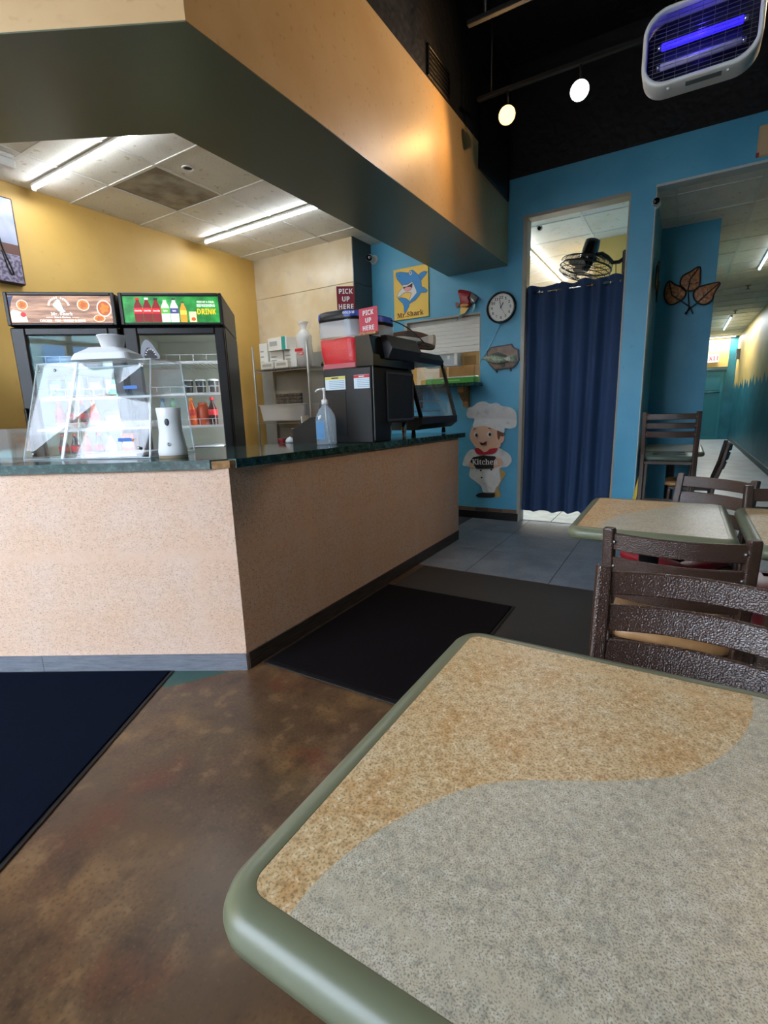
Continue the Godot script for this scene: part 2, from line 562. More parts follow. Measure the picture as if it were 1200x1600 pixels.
func set_materials() -> void:
	M.black = mat(rgb(13, 13, 16), 0.42)
	M.black_gloss = mat(rgb(10, 11, 14), 0.18)
	M.black_paint = nmat(rgb(22, 21, 25), 0.7, bumps(0.05), 1.2, 0.3)
	M.white = mat(rgb(232, 232, 228), 0.5)
	M.white_plastic = mat(rgb(225, 227, 226), 0.3)
	M.foam = mat(rgb(238, 239, 240), 0.8)
	M.chrome = mat(rgb(205, 207, 210), 0.18, 1.0)
	M.rack_grey = mat(rgb(150, 150, 146), 0.4, 0.5)
	M.steel = mat(rgb(150, 150, 148), 0.35, 1.0)
	M.wire = mat(rgb(170, 172, 172), 0.3, 0.9)
	M.tube = glow(rgb(245, 250, 255), 28.0)
	M.tube_hall = glow(rgb(240, 250, 255), 5.0)
	M.cardboard = tmat(ntex(128, rgb(176, 130, 78), [[0.02, 3, 0, 5, [[0.0, C(150, 108, 62, 0.4)], [1.0, C(198, 152, 98, 0.4)]]]]), 0.6, 0.85)
	M.blue_wall = tmat(ntex(512, rgb(86, 172, 208), [[0.006, 4, 0, 1, [[0.2, C(74, 158, 196, 0.4)], [0.8, C(100, 184, 214, 0.4)]]], [0.03, 3, 0, 8, [[0.0, C(60, 130, 160, 0.0)], [0.88, C(60, 130, 160, 0.0)], [0.97, C(56, 126, 156, 0.2)]]]]), 2.6, 0.42, bumps(0.03, FastNoiseLite.TYPE_SIMPLEX, 3, 256, 2.0), 0.25)
	M.teal_wall = tmat(ntex(512, rgb(34, 108, 122), [[0.008, 4, 0, 2, [[0.2, C(24, 88, 102, 0.5)], [0.8, C(48, 126, 140, 0.4)]]], [0.05, 2, 0, 9, [[0.0, C(150, 180, 180, 0.0)], [0.9, C(150, 180, 180, 0.0)], [0.97, C(150, 180, 180, 0.35)]]]]), 3.0, 0.45)
	M.yellow_wall = tmat(ntex(512, rgb(220, 180, 100), [[0.006, 4, 0, 3, [[0.2, C(206, 164, 84, 0.45)], [0.85, C(232, 194, 116, 0.4)]]], [0.04, 2, 0, 4, [[0.0, C(170, 130, 60, 0.0)], [0.9, C(170, 130, 60, 0.0)], [0.98, C(170, 130, 66, 0.12)]]]]), 3.0, 0.5)
	M.soffit = tmat(ntex(512, rgb(224, 188, 138), [[0.008, 4, 0, 6, [[0.2, C(208, 166, 108, 0.4)], [0.8, C(230, 194, 142, 0.4)]]], [0.06, 2, 0, 14, [[0.0, C(150, 110, 60, 0.0)], [0.85, C(150, 110, 60, 0.0)], [0.95, C(150, 108, 62, 0.25)]]]]), 2.4, 0.4)
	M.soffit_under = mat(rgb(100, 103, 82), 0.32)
	M.beige_panel = tmat(ntex(512, rgb(214, 198, 168), [[0.006, 4, 0, 7, [[0.2, C(196, 172, 128, 0.5)], [0.8, C(226, 214, 190, 0.4)]]], [0.012, 3, 0, 17, [[0.0, C(190, 182, 168, 0.0)], [0.7, C(190, 182, 168, 0.0)], [0.9, C(188, 180, 166, 0.4)]]]]), 2.2, 0.28)
	M.grey_panel = tmat(ntex(256, rgb(158, 160, 156), [[0.01, 3, 0, 7, [[0.2, C(140, 142, 138, 0.5)], [0.8, C(172, 174, 170, 0.4)]]]]), 1.4, 0.35)
	M.column_panel = mat(rgb(72, 80, 82), 0.3)
	var stains := [[0.01, 4, 0, 11, [[0.0, C(200, 196, 178, 0.35)], [0.6, C(220, 218, 208, 0.0)]]], [0.03, 3, 0, 12, [[0.0, C(150, 140, 110, 0.0)], [0.84, C(150, 140, 110, 0.0)], [0.93, C(150, 140, 110, 0.4)]]], [0.25, 1, 0, 13, [[0.0, C(190, 186, 174, 0.25)], [0.5, C(190, 186, 174, 0.0)]]]]
	M.tile_a = tmat(ntex(512, rgb(240, 239, 233), stains), 1.9, 0.7)
	M.tile_b = tmat(ntex(256, rgb(234, 232, 222), stains), 1.3, 0.7)
	M.tile_dark = tmat(ntex(256, rgb(158, 152, 138), [[0.012, 4, 0, 21, [[0.1, C(116, 108, 94, 0.7)], [0.8, C(186, 182, 170, 0.5)]]]]), 0.9, 0.75)
	M.tbar = mat(rgb(222, 222, 216), 0.5)
	M.counter_panel = tmat(ntex(1024, rgb(224, 190, 164), [[0.004, 3, 0, 31, [[0.2, C(222, 182, 148, 0.5)], [0.8, C(224, 198, 180, 0.5)]]], [0.03, 4, 0, 32, [[0.15, C(198, 164, 138, 0.45)], [0.5, C(218, 186, 158, 0.0)], [0.85, C(232, 206, 184, 0.45)]]], [0.09, 2, 0, 33, [[0.0, C(120, 98, 80, 0.75)], [0.16, C(130, 108, 90, 0.5)], [0.24, C(150, 126, 106, 0.0)]]]]), 1.3, 0.55, bumps(0.06, FastNoiseLite.TYPE_SIMPLEX, 4, 512, 5.0), 0.16)
	M.plank_grey = tmat(ntex(512, rgb(118, 122, 130), [[0.02, 4, 0, 41, [[0.1, C(78, 82, 90, 0.7)], [0.5, C(118, 122, 130, 0.0)], [0.9, C(158, 162, 168, 0.6)]]], [0.08, 3, 0, 42, [[0.0, C(64, 66, 72, 0.6)], [0.3, C(64, 66, 72, 0.0)]]]]), 0.5, 0.5)
	M.plank_grey.uv1_scale = Vector3(0.7, 7.0, 0.7)
	M.plank_dark = tmat(ntex(256, rgb(58, 54, 52), [[0.03, 4, 0, 43, [[0.1, C(34, 32, 32, 0.7)], [0.9, C(84, 80, 76, 0.6)]]]]), 0.5, 0.5)
	M.plank_dark.uv1_scale = Vector3(0.7, 7.0, 0.7)
	M.marble = tmat(ntex(512, rgb(38, 66, 60), [[0.02, 4, 0, 51, [[0.15, C(16, 32, 30, 0.8)], [0.5, C(38, 66, 60, 0.0)], [0.85, C(78, 120, 112, 0.7)]]], [0.09, 3, 0, 52, [[0.0, C(10, 20, 20, 0.7)], [0.3, C(10, 20, 20, 0.0)], [0.8, C(140, 176, 170, 0.0)], [0.93, C(150, 186, 180, 0.6)]]]]), 0.5, 0.12)
	M.raw_wood = tmat(ntex(256, rgb(172, 128, 78), [[0.03, 4, 0, 61, [[0.1, C(116, 80, 44, 0.7)], [0.9, C(206, 164, 112, 0.6)]]]]), 0.3, 0.7)
	M.floor_tile = []
	for k in 3:
		var q := [0, -9, 7][k] as int
		M.floor_tile.append(tmat(ntex(256, rgb(136 + q, 144 + q, 152 + q), [[0.012, 4, 0, 71 + k, [[0.15, C(116 + q, 124 + q, 132 + q, 0.6)], [0.85, C(156 + q, 164 + q, 170 + q, 0.5)]]], [0.15, 2, 0, 81 + k, [[0.0, C(60, 66, 72, 0.4)], [0.3, C(60, 66, 72, 0.0)]]]]), 1.2, 0.36))
	M.grout = mat(rgb(58, 60, 62), 0.8)
	M.hall_floor = tmat(ntex(256, rgb(156, 160, 160), [[0.012, 4, 0, 75, [[0.15, C(136, 140, 142, 0.6)], [0.85, C(176, 178, 176, 0.5)]]]]), 1.6, 0.4)
	M.kitchen_floor = tmat(ntex(256, rgb(206, 208, 202), [[0.02, 4, 0, 76, [[0.2, C(176, 178, 172, 0.6)], [0.8, C(222, 224, 218, 0.5)]]]]), 1.2, 0.4)
	M.mat_black = nmat(rgb(30, 27, 28), 0.95, bumps(0.35, FastNoiseLite.TYPE_SIMPLEX, 2, 256, 8.0), 0.12, 1.0)
	M.mat_blue = nmat(rgb(19, 26, 42), 0.95, bumps(0.35, FastNoiseLite.TYPE_SIMPLEX, 2, 256, 8.0), 0.12, 1.0)
	M.mat_black.metallic_specular = 0.12
	M.mat_blue.metallic_specular = 0.12
	M.rubber = mat(rgb(15, 15, 17), 0.6)
	M.laminate_tan = tmat(ntex(1024, rgb(224, 194, 144), [[0.005, 4, 0, 91, [[0.15, C(214, 168, 110, 0.7)], [0.5, C(224, 194, 144, 0.0)], [0.85, C(230, 212, 172, 0.7)]]], [0.03, 5, 0, 92, [[0.12, C(160, 124, 84, 0.6)], [0.44, C(190, 158, 112, 0.0)], [0.56, C(216, 190, 148, 0.0)], [0.86, C(244, 230, 198, 0.85)]]], [0.11, 3, 0, 93, [[0.0, C(92, 72, 46, 0.7)], [0.32, C(110, 88, 58, 0.25)], [0.42, C(120, 96, 64, 0.0)], [0.8, C(236, 220, 188, 0.0)], [0.95, C(240, 226, 198, 0.5)]]]]), 0.62, 0.38, null, 1.0, false)
	M.laminate_grey = tmat(ntex(1024, rgb(208, 200, 174), [[0.006, 4, 0, 94, [[0.15, C(182, 180, 164, 0.6)], [0.5, C(204, 199, 180, 0.0)], [0.85, C(220, 216, 200, 0.6)]]], [0.03, 4, 0, 95, [[0.12, C(158, 154, 140, 0.7)], [0.45, C(204, 199, 180, 0.0)], [0.9, C(238, 236, 222, 0.7)]]], [0.16, 3, 0, 96, [[0.0, C(92, 90, 80, 0.85)], [0.3, C(112, 110, 100, 0.4)], [0.4, C(130, 128, 118, 0.0)], [0.74, C(222, 222, 212, 0.0)], [0.95, C(238, 238, 228, 0.7)]]]]), 0.5, 0.36, null, 1.0, false)
	M.table_edge = mat(rgb(114, 119, 94), 0.33)
	M.hammered = nmat(rgb(72, 52, 43), 0.24, bumps(0.09, FastNoiseLite.TYPE_SIMPLEX, 2, 256, 7.0), 0.13, 0.45)
	M.hammered.metallic_specular = 0.65
	M.seat_wood = tmat(ntex(256, rgb(178, 134, 88), [[0.02, 4, 0, 62, [[0.1, C(148, 106, 64, 0.6)], [0.9, C(198, 156, 108, 0.5)]]]]), 0.5, 0.35)
	M.vinyl_red = mat(rgb(150, 26, 42), 0.35)
	M.curtain = nmat(rgb(44, 68, 106), 0.85, bumps(0.3, FastNoiseLite.TYPE_SIMPLEX, 2, 256, 4.0), 0.1, 0.5)
	M.glass = clear(rgb(225, 240, 238), 0.015, 0.02)
	M.acrylic = clear(rgb(236, 246, 250), 0.02, 0.03)
	M.acrylic_edge = clear(rgb(224, 238, 244), 0.30, 0.1)
	M.bag = clear(rgb(236, 240, 244), 0.45, 0.2)
	M.tubclear = clear(rgb(226, 230, 234), 0.6, 0.3)
	M.red = mat(rgb(206, 26, 40), 0.4)
	M.maroon = mat(rgb(158, 40, 56), 0.5)
	M.ink = mat(rgb(22, 22, 24), 0.6)
	M.paper = mat(rgb(236, 236, 230), 0.8)
	M.door_metal = mat(rgb(168, 164, 152), 0.4)

func floor_plane(st: SurfaceTool, a: Vector2, b: Vector2) -> void:
	for p in [Vector2(a.x, a.y), Vector2(b.x, a.y), b, Vector2(a.x, a.y), b, Vector2(a.x, b.y)]:
		st.set_uv(Vector2((p.x + 3.4) / 4.8, (p.y + 3.31) / 4.8))
		st.add_vertex(Vector3(p.x, 0, p.y))

func stained_floor() -> StandardMaterial3D:
	var n := 1280
	var d := grain(n, rgb(104, 82, 62), [
		[0.0035, 4, 0, 101, [[0.1, C(92, 62, 48, 0.75)], [0.45, C(104, 82, 62, 0.0)], [0.85, C(92, 80, 56, 0.6)]]],
		[0.006, 5, 0, 102, [[0.1, C(78, 62, 52, 0.7)], [0.45, C(104, 82, 62, 0.0)], [0.62, C(140, 108, 70, 0.2)], [0.9, C(156, 122, 80, 0.75)]]],
		[0.005, 4, 0, 103, [[0.0, C(112, 62, 46, 0.0)], [0.66, C(112, 62, 46, 0.0)], [0.85, C(118, 64, 46, 0.6)]]],
		[0.022, 5, 0, 104, [[0.1, C(70, 54, 43, 0.6)], [0.42, C(96, 76, 58, 0.0)], [0.6, C(130, 104, 74, 0.0)], [0.85, C(160, 130, 94, 0.5)]]],
		[0.2, 3, 0, 105, [[0.0, C(48, 38, 32, 0.6)], [0.34, C(60, 48, 40, 0.0)], [0.7, C(160, 130, 96, 0.0)], [0.95, C(170, 140, 106, 0.4)]]]])
	# the teal stain at the counter's corner has an edge of its own
	var scale := n / 4.8
	var teal := P2([-1.78, -1.44, -2.05, -1.33, -2.30, -1.10, -1.93, -1.21])
	for y in range(int(1.75 * scale), int(2.3 * scale)):
		for x in range(int(1.0 * scale), int(1.75 * scale)):
			var p := Vector2(x / scale - 3.4, y / scale - 3.31)
			if Geometry2D.is_point_in_polygon(p, teal):
				var i := (y * n + x) * 3
				var v := (d[i] - 100) / 3
				d[i] = clampi(52 + v, 0, 255)
				d[i + 1] = clampi(92 + v, 0, 255)
				d[i + 2] = clampi(84 + v, 0, 255)
	var m := mat(Color(0.87, 0.85, 0.83), 0.3)
	m.albedo_texture = picture(n, d)
	return m

func build_shell() -> void:
	# floor of the dining room and behind the counter
	var st := S()
	floor_plane(st, Vector2(-4.6, -3.31), Vector2(2.4, 2.6))
	var fl := struct("floor", st, stained_floor())
	st = S()
	span(st, Vector3(-4.75, -0.16, -5.19), Vector3(2.55, -0.002, 2.75))
	span(st, Vector3(-4.6, -0.012, -5.19), Vector3(-1.93, 0.0, -3.31))
	part("slab", st, M.grout, fl)
	# grey tiles, one by one
	var lines_x := []
	for k in range(-3, 5):
		lines_x.append(-0.70 + k * 0.61)
	var zk := [-3.31, -3.93, -4.54, -5.15, -5.76, -6.36]
	st = S()
	span(st, Vector3(-0.33, -0.16, -18.1), Vector3(1.25, -0.012, -5.19))
	var hf := struct("floor_hall", st, M.grout)
	for i in zk.size() - 1:
		for j in lines_x.size() - 1:
			var x0: float = maxf(lines_x[j], -1.93 if zk[i] > -5.0 else -0.33)
			var x1: float = minf(lines_x[j + 1], 2.4 if zk[i] > -5.0 else 1.25)
			if x1 - x0 < 0.08:
				continue
			var t := S()
			span(t, Vector3(x0 + 0.002, -0.012, zk[i + 1] + 0.002), Vector3(x1 - 0.002, 0.0, zk[i] - 0.002), 0.0015)
			part("floor_tile", t, M.floor_tile[(i * 5 + j * 3) % 3], fl if zk[i] > -5.0 else hf)
	st = S()
	span(st, Vector3(-0.33, -0.012, -18.0), Vector3(1.25, 0.0, -6.362))
	part("hall_flooring", st, M.hall_floor, hf)
	# outer walls
	st = S()
	span(st, Vector3(-4.75, 0, -9.0), Vector3(-4.6, 4.2, 2.75))
	struct("wall_left", st, M.yellow_wall)
	st = S()
	span(st, Vector3(2.4, 0, -5.19), Vector3(2.55, 4.2, 2.75))
	struct("wall_right", st, M.teal_wall)
	# street front: sill wall, head and shop windows
	st = S()
	span(st, Vector3(-4.6, 0, 2.6), Vector3(-0.95, 0.1, 2.75))
	span(st, Vector3(-4.6, 3.85, 2.6), Vector3(-0.95, 4.2, 2.75))
	span(st, Vector3(-0.95, 0, 2.6), Vector3(2.4, 4.2, 2.75))
	struct("wall_front", st, M.yellow_wall)
	var n := 4
	var wx := 3.65 / n
	for k in n:
		var x0 := -4.6 + k * wx
		var f := S()
		for s in [[x0, x0 + 0.04], [x0 + wx - 0.04, x0 + wx]]:
			span(f, Vector3(s[0], 0.1, 2.62), Vector3(s[1], 3.85, 2.73), 0.004)
		for s in [[0.1, 0.16], [2.25, 2.31], [3.79, 3.85]]:
			span(f, Vector3(x0 + 0.04, s[0], 2.62), Vector3(x0 + wx - 0.04, s[1], 2.73), 0.004)
		var w := struct("window_%d" % (k + 1), f, M.door_metal)
		for s in [[0.16, 2.25], [2.31, 3.79]]:
			var g := S()
			span(g, Vector3(x0 + 0.04, s[0], 2.672), Vector3(x0 + wx - 0.04, s[1], 2.678))
			part("pane", g, M.glass, w)
	st = S()
	span(st, Vector3(-30, -0.3, 2.75), Vector3(30, -0.16, 40))
	struct("floor_outside", st, mat(rgb(140, 139, 136), 0.9))
	# the row of shops across the street, mirrored in the cooler doors
	st = S()
	span(st, Vector3(-26, -0.16, 16), Vector3(22, 4.6, 24))
	var row := struct("wall_across_street", st, mat(rgb(112, 150, 156), 0.8))
	for k in 12:
		st = S()
		span(st, Vector3(-25.4 + k * 3.9, 0.3, 15.95), Vector3(-22.6 + k * 3.9, 2.9, 16.0))
		part("shop_window", st, mat(rgb(44, 58, 70) if k % 3 else rgb(170, 90, 70), 0.15), row)
		st = S()
		span(st, Vector3(-25.4 + k * 3.9, 3.2, 15.9), Vector3(-22.6 + k * 3.9, 4.1, 16.0))
		part("fascia", st, mat([rgb(214, 214, 206), rgb(60, 120, 170), rgb(190, 176, 150)][k % 3], 0.6), row)
	# blue back wall with the serving hatch, kitchen doorway and hall opening
	st = S()
	var z0 := ZB - 0.12
	span(st, Vector3(-3.15, 0, z0), Vector3(-2.73, 3.3, ZB))
	span(st, Vector3(-2.73, 0, z0), Vector3(-1.85, 1.46, ZB))
	span(st, Vector3(-2.73, 2.16, z0), Vector3(-1.85, 3.3, ZB))
	span(st, Vector3(-1.85, 0, z0), Vector3(-1.43, 3.3, ZB))
	span(st, Vector3(-1.43, 2.965, z0), Vector3(-0.515, 3.3, ZB))
	span(st, Vector3(-0.515, 0, z0), Vector3(-0.33, 3.3, ZB))
	span(st, Vector3(-0.33, 2.97, z0), Vector3(1.25, 3.3, ZB))
	span(st, Vector3(1.25, 0, z0), Vector3(2.4, 3.3, ZB))
	struct("wall_back", st, M.blue_wall)
	st = S()
	span(st, Vector3(-4.6, 3.3, z0), Vector3(2.4, 4.2, ZB))
	struct("wall_back_upper", st, M.black_paint)
	st = S()
	span(st, Vector3(-0.33, 2.95, z0 - 0.005), Vector3(1.25, 2.97, ZB + 0.004), 0.002)
	span(st, Vector3(-0.33, 0.09, z0), Vector3(-0.322, 2.95, ZB + 0.003), 0.002)
	struct("trim_5", st, mat(rgb(196, 204, 204), 0.5))
	# panelled end wall of the counter area, proud of the blue wall
	st = S()
	span(st, Vector3(-4.6, 0, z0), Vector3(-3.152, 2.575, -4.705), 0.002)
	span(st, Vector3(-4.6, 2.579, z0), Vector3(-3.152, 3.3, -4.705), 0.002)
	struct("wall_kitchen_end", st, M.beige_panel)
	st = S()
	span(st, Vector3(-4.6, 0.0, -4.705), Vector3(-3.152, 1.9, -4.697), 0.002)
	struct("wall_splash_panel", st, M.grey_panel)
	st = S()
	span(st, Vector3(-3.152, 0, ZB), Vector3(-3.142, 2.57, -4.70))
	span(st, Vector3(-3.152, 2.576, ZB), Vector3(-3.142, 3.3, -4.70))
	struct("wall_column_side", st, M.column_panel)
	# baseboard of the blue wall with its course of small brown tiles
	st = S()
	span(st, Vector3(-3.14, 0, ZB), Vector3(-1.415, 0.085, ZB + 0.014), 0.004)
	span(st, Vector3(-1.425, 0, ZB - 0.12), Vector3(-1.415, 0.085, ZB), 0.003)
	var bb := struct("baseboard_back", st, M.black)
	var browns := [mat(rgb(104, 74, 56), 0.7), mat(rgb(88, 62, 50), 0.7), mat(rgb(118, 88, 66), 0.7)]
	for k in 11:
		var t := S()
		span(t, Vector3(-3.14 + k * 0.156, 0.087, ZB), Vector3(-3.14 + k * 0.156 + 0.153, 0.122, ZB + 0.010), 0.002)
		part("tile", t, browns[(k * 2) % 3], bb)
	st = S()
	span(st, Vector3(-0.515, 0, ZB), Vector3(-0.33, 0.09, ZB + 0.012), 0.003)
	struct("baseboard_column", st, M.black)

func tile_field(parent: Node3D, area: PackedVector2Array, y: float, xs: Array, zs: Array, dark := Vector2i(-1, -1)) -> void:
	var n := 0
	for i in xs.size() - 1:
		for j in zs.size() - 1:
			var r := P2([xs[i] + 0.011, zs[j] + 0.011, xs[i + 1] - 0.011, zs[j] + 0.011, xs[i + 1] - 0.011, zs[j + 1] - 0.011, xs[i] + 0.011, zs[j + 1] - 0.011])
			for q in Geometry2D.intersect_polygons(r, area):
				if q.size() < 3:
					continue
				var st := S()
				prism_y(st, q, fill(y + 0.004, q.size()), fill(y + 0.02, q.size()))
				n += 1
				part("ceiling_tile", st, M.tile_dark if Vector2i(i, j) == dark else (M.tile_a if (i * 3 + j * 7) % 5 < 3 else M.tile_b), parent)

func grid_bars(st: SurfaceTool, area: PackedVector2Array, y: float, xs: Array, zs: Array) -> void:
	for x in xs:
		for q in Geometry2D.intersect_polygons(P2([x - 0.012, -30, x + 0.012, -30, x + 0.012, 10, x - 0.012, 10]), area):
			prism_y(st, q, fill(y - 0.002, q.size()), fill(y + 0.025, q.size()))
	for z in zs:
		for q in Geometry2D.intersect_polygons(P2([-10, z - 0.012, 10, z - 0.012, 10, z + 0.012, -10, z + 0.012]), area):
			prism_y(st, q, fill(y - 0.003, q.size()), fill(y + 0.024, q.size()))

func light_tube(called: String, label: String, a: Vector3, b: Vector3, m: Material, energy: float) -> void:
	var d := (b - a)
	var t := thing(called, label, "light", (a + b) * 0.5, atan2(-d.z, d.x), "")
	var l := d.length()
	part("housing", bx(Vector3(0, 0.022, 0), Vector3(l + 0.03, 0.02, 0.036), 0.004), M.tbar, t)
	var st := S(true)
	tube(st, [Vector3(-l / 2, 0, 0), Vector3(l / 2, 0, 0)], 0.0125, 10)
	part("fluorescent_tube", st, m, t)
	for s in [-1, 1]:
		part("socket", bx(Vector3(s * (l / 2 + 0.008), 0.0, 0), Vector3(0.016, 0.034, 0.034), 0.003), M.white, t)
	lamp_area("tube_light", (a + b) * 0.5 + Vector3(0, -0.02, 0), Vector2(l, 0.03), Color(0.95, 0.98, 1.0), energy, Vector3(-PI / 2, atan2(-d.z, d.x), 0))

func build_ceilings() -> void:
	var st := S()
	span(st, Vector3(-4.75, 4.2, -5.19), Vector3(2.55, 4.3, 2.75))
	struct("ceiling", st, M.black_paint)
	# dropped tiles over the counter area
	var area := P2([-2.2, -1.79, -4.6, -0.469, -4.6, -4.705, -3.142, -4.705, -3.142, -5.068, -2.2, -5.068])
	var xs := [-4.66, -4.04, -3.45, -2.85, -2.25, -1.65]
	var zs := [-5.7, -5.1, -4.5, -3.87, -3.24, -2.61, -2.0, -1.4, -0.8, -0.2]
	st = S()
	grid_bars(st, area, 3.02, xs, zs)
	var c := struct("ceiling_counter", st, M.tbar)
	tile_field(c, area, 3.02, xs, zs, Vector2i(1, 4))
	st = S()
	prism_y(st, area, fill(3.06, 6), fill(3.1, 6))
	part("deck", st, M.black, c)
	light_tube("ceiling_tube_light", "bright fluorescent strip on the tiled ceiling above the left drink cooler", Vector3(-4.45, 2.985, -2.25), Vector3(-3.0, 2.985, -2.24), M.tube, 1.1)
	light_tube("ceiling_tube_light", "long fluorescent strip on the tiled ceiling nearest the beige end wall", Vector3(-4.40, 2.985, -3.84), Vector3(-2.75, 2.985, -3.80), M.tube, 1.1)
	var t := thing("ceiling_vent_hole", "small round dark hole with a pale rim in a ceiling tile", "vent", Vector3(-3.29, 3.02, -2.77))
	st = S(true)
	lathe(st, [[0.045, 0.0], [0.045, -0.006], [0.034, -0.008], [0.030, 0.003]], 20, Transform3D(), false, false)
	part("rim", st, M.white, t)
	st = S()
	lathe(st, [[0.032, 0.0], [0.032, 0.003]], 20)
	part("opening", st, M.ink, t)
	t = thing("ceiling_camera", "small white and black camera on the ceiling tiles at the far left", "camera", Vector3(-4.14, 3.02, -1.93))
	part("mount", bx(Vector3(0, -0.012, 0), Vector3(0.09, 0.024, 0.09), 0.006), M.white, t)
	part("housing", bx(Vector3(0, -0.05, 0), Vector3(0.07, 0.055, 0.11), 0.012), M.white_plastic, t)
	st = S(true)
	lathe(st, [[0.03, 0], [0.03, 0.015], [0.02, 0.03], [0.0, 0.034]], 16, Transform3D(Basis(Vector3.RIGHT, PI / 2), Vector3(0, -0.055, 0.05)))
	part("lens", st, M.black_gloss, t)

func build_soffit() -> void:
	var p := P2([-1.576, -1.38, -1.576, -5.068, -2.2, -5.068, -2.2, -1.79, -4.6, -0.469, -4.6, 0.284])
	var st := S()
	prism_y(st, p, fill(2.555, 6), fill(3.3, 6))
	struct("wall_soffit", st, M.soffit)
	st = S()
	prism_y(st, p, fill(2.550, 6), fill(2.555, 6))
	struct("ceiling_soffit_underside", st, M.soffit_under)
	st = S()
	prism_y(st, p, fill(3.3, 6), fill(4.2, 6))
	struct("wall_soffit_upper", st, M.black_paint)
	var t := thing("wall_vent", "tall black framed vent panel at the far end of the soffit", "vent", Vector3(-1.576, 3.105, -4.63))
	for z in [-0.39, 0.385]:
		part("frame", bx(Vector3(0.008, 0.345, z), Vector3(0.016, 0.69, 0.02), 0.003), M.black, t)
	for y in [0.01, 0.68]:
		part("frame", bx(Vector3(0.008, y, 0), Vector3(0.016, 0.02, 0.76), 0.003), M.black, t)
	part("panel", bx(Vector3(0.003, 0.345, 0), Vector3(0.006, 0.66, 0.76)), mat(rgb(44, 38, 36), 0.5), t)
	t = thing("vent_grille", "small black vent grille sitting on the soffit's top edge", "vent", Vector3(-1.576, 3.305, -3.47))
	for z in [-0.17, 0.17]:
		part("frame", bx(Vector3(0.008, 0.09, z), Vector3(0.016, 0.18, 0.016), 0.003), M.black, t)
	for y in [0.008, 0.172]:
		part("frame", bx(Vector3(0.008, y, 0), Vector3(0.016, 0.016, 0.324), 0.003), M.black, t)
	for k in 5:
		part("slat", bx(Vector3(0.006, 0.035 + k * 0.028, 0), Vector3(0.01, 0.006, 0.32), 0.001), M.black, t)

func ct(z: float) -> float:                                   # the counter's top sinks a little towards its far end
	return 1.025 - maxf(0.0, -1.5 - z) * 0.04 / 2.77

func along_front(t: float, out := 0.0) -> Vector2:
	return FRONT_A + FRONT_D * t + FRONT_N * out

func build_counter() -> void:
	var t := thing("service_counter", "L-shaped order counter with speckled tan panels and wood kick boards", "counter", Vector3(-1.714, 0, -1.496))
	var o := FRONT_A
	var st := S()
	var L := along_front(3.0)
	var Li := along_front(3.0, -0.12)
	var hook := along_front(0.0, -0.12)
	var front := PackedVector2Array([FRONT_A - o, L - o, Li - o, Vector2(-1.84, hook.y + 0.07) - o])
	prism_y(st, front, fill(0.0, 4), fill(0.985, 4))
	part("front_panel", st, M.counter_panel, t)
	st = S()
	prism_y(st, P2([0, 0, 0, -2.659, -0.13, -2.659, -0.126, -0.05]), fill(0.0, 4), [0.985, 0.947, 0.947, 0.985])
	part("side_panel", st, M.counter_panel, t)
	st = S()
	prism_y(st, PackedVector2Array([Vector2(-0.13, -2.53), Vector2(-0.13, -2.659), Vector2(-0.55, -2.659), Vector2(-0.55, -2.53)]), fill(0.0, 4), fill(0.947, 4))
	part("end_panel", st, M.counter_panel, t)
	# kick boards: front boards grey, side boards dark
	var cuts := [0.0, 1.02, 2.02, 3.0]
	for k in 3:
		st = S()
		var a := along_front(cuts[k] + 0.001, 0.007) - o
		var b := along_front(cuts[k + 1] - 0.001, 0.007) - o
		var c := along_front(cuts[k + 1] - 0.001, 0.0005) - o
		var d := along_front(cuts[k] + 0.001, 0.0005) - o
		prism_y(st, PackedVector2Array([a, b, c, d]), fill(0.0, 4), fill(0.086, 4))
		part("kick_board", st, M.plank_grey, t)
	for k in 3:
		st = S()
		span(st, Vector3(0.0005, 0, -0.01 - k * 0.88), Vector3(0.008, 0.086, -0.01 - (k + 1) * 0.88 + 0.002), 0.001)
		part("kick_board", st, M.plank_dark, t)
	# the stone top
	var pts := P2([-1.694, -4.27, -1.694, -1.4842, -4.332, -0.0325, -4.573, -0.4705, -2.909, -1.386, -2.5, -2.3, -2.35, -2.5, -2.35, -4.27])
	var hi := []
	var lo := []
	for i in pts.size():
		hi.append(ct(pts[i].y))
		lo.append(ct(pts[i].y) - 0.04)
		pts[i] -= o
	# the corner is broken off, bare wood shows
	var c1 := along_front(0.075, 0.02) - o
	var cut := PackedVector2Array([pts[0], Vector2(0.02, -0.03), Vector2(-0.02, -0.02), c1])
	var hh := [hi[0], 1.024, 1.024, 1.025]
	for i in range(2, pts.size()):
		cut.append(pts[i])
		hh.append(hi[i])
	var ll := []
	for h in hh:
		ll.append(h - 0.04)
	var top := thing("countertop", "dark green marble countertop along the order counter", "countertop", Vector3(-1.714, 0, -1.496))
	st = S()
	prism_y(st, cut, ll, hh)
	part("slab", st, M.marble, top)
	st = S()
	prism_y(st, PackedVector2Array([Vector2(0.012, -0.028), Vector2(-0.02, -0.019), c1 + Vector2(0.004, -0.006), Vector2(0.008, -0.002)]), fill(0.986, 4), fill(1.018, 4))
	part("bare_corner", st, M.raw_wood, top, "broken corner showing bare brown wood")


# ---------------------------------------------------------------- drink coolers
func bottle(st: SurfaceTool, at: Vector3, h: float, r: float) -> void:
	lathe(st, [[r * 0.85, 0.0], [r, h * 0.04], [r, h * 0.5], [r * 0.94, h * 0.58], [r * 0.6, h * 0.74], [r * 0.36, h * 0.86], [r * 0.36, h * 0.93]], 14, Transform3D(Basis(), at))

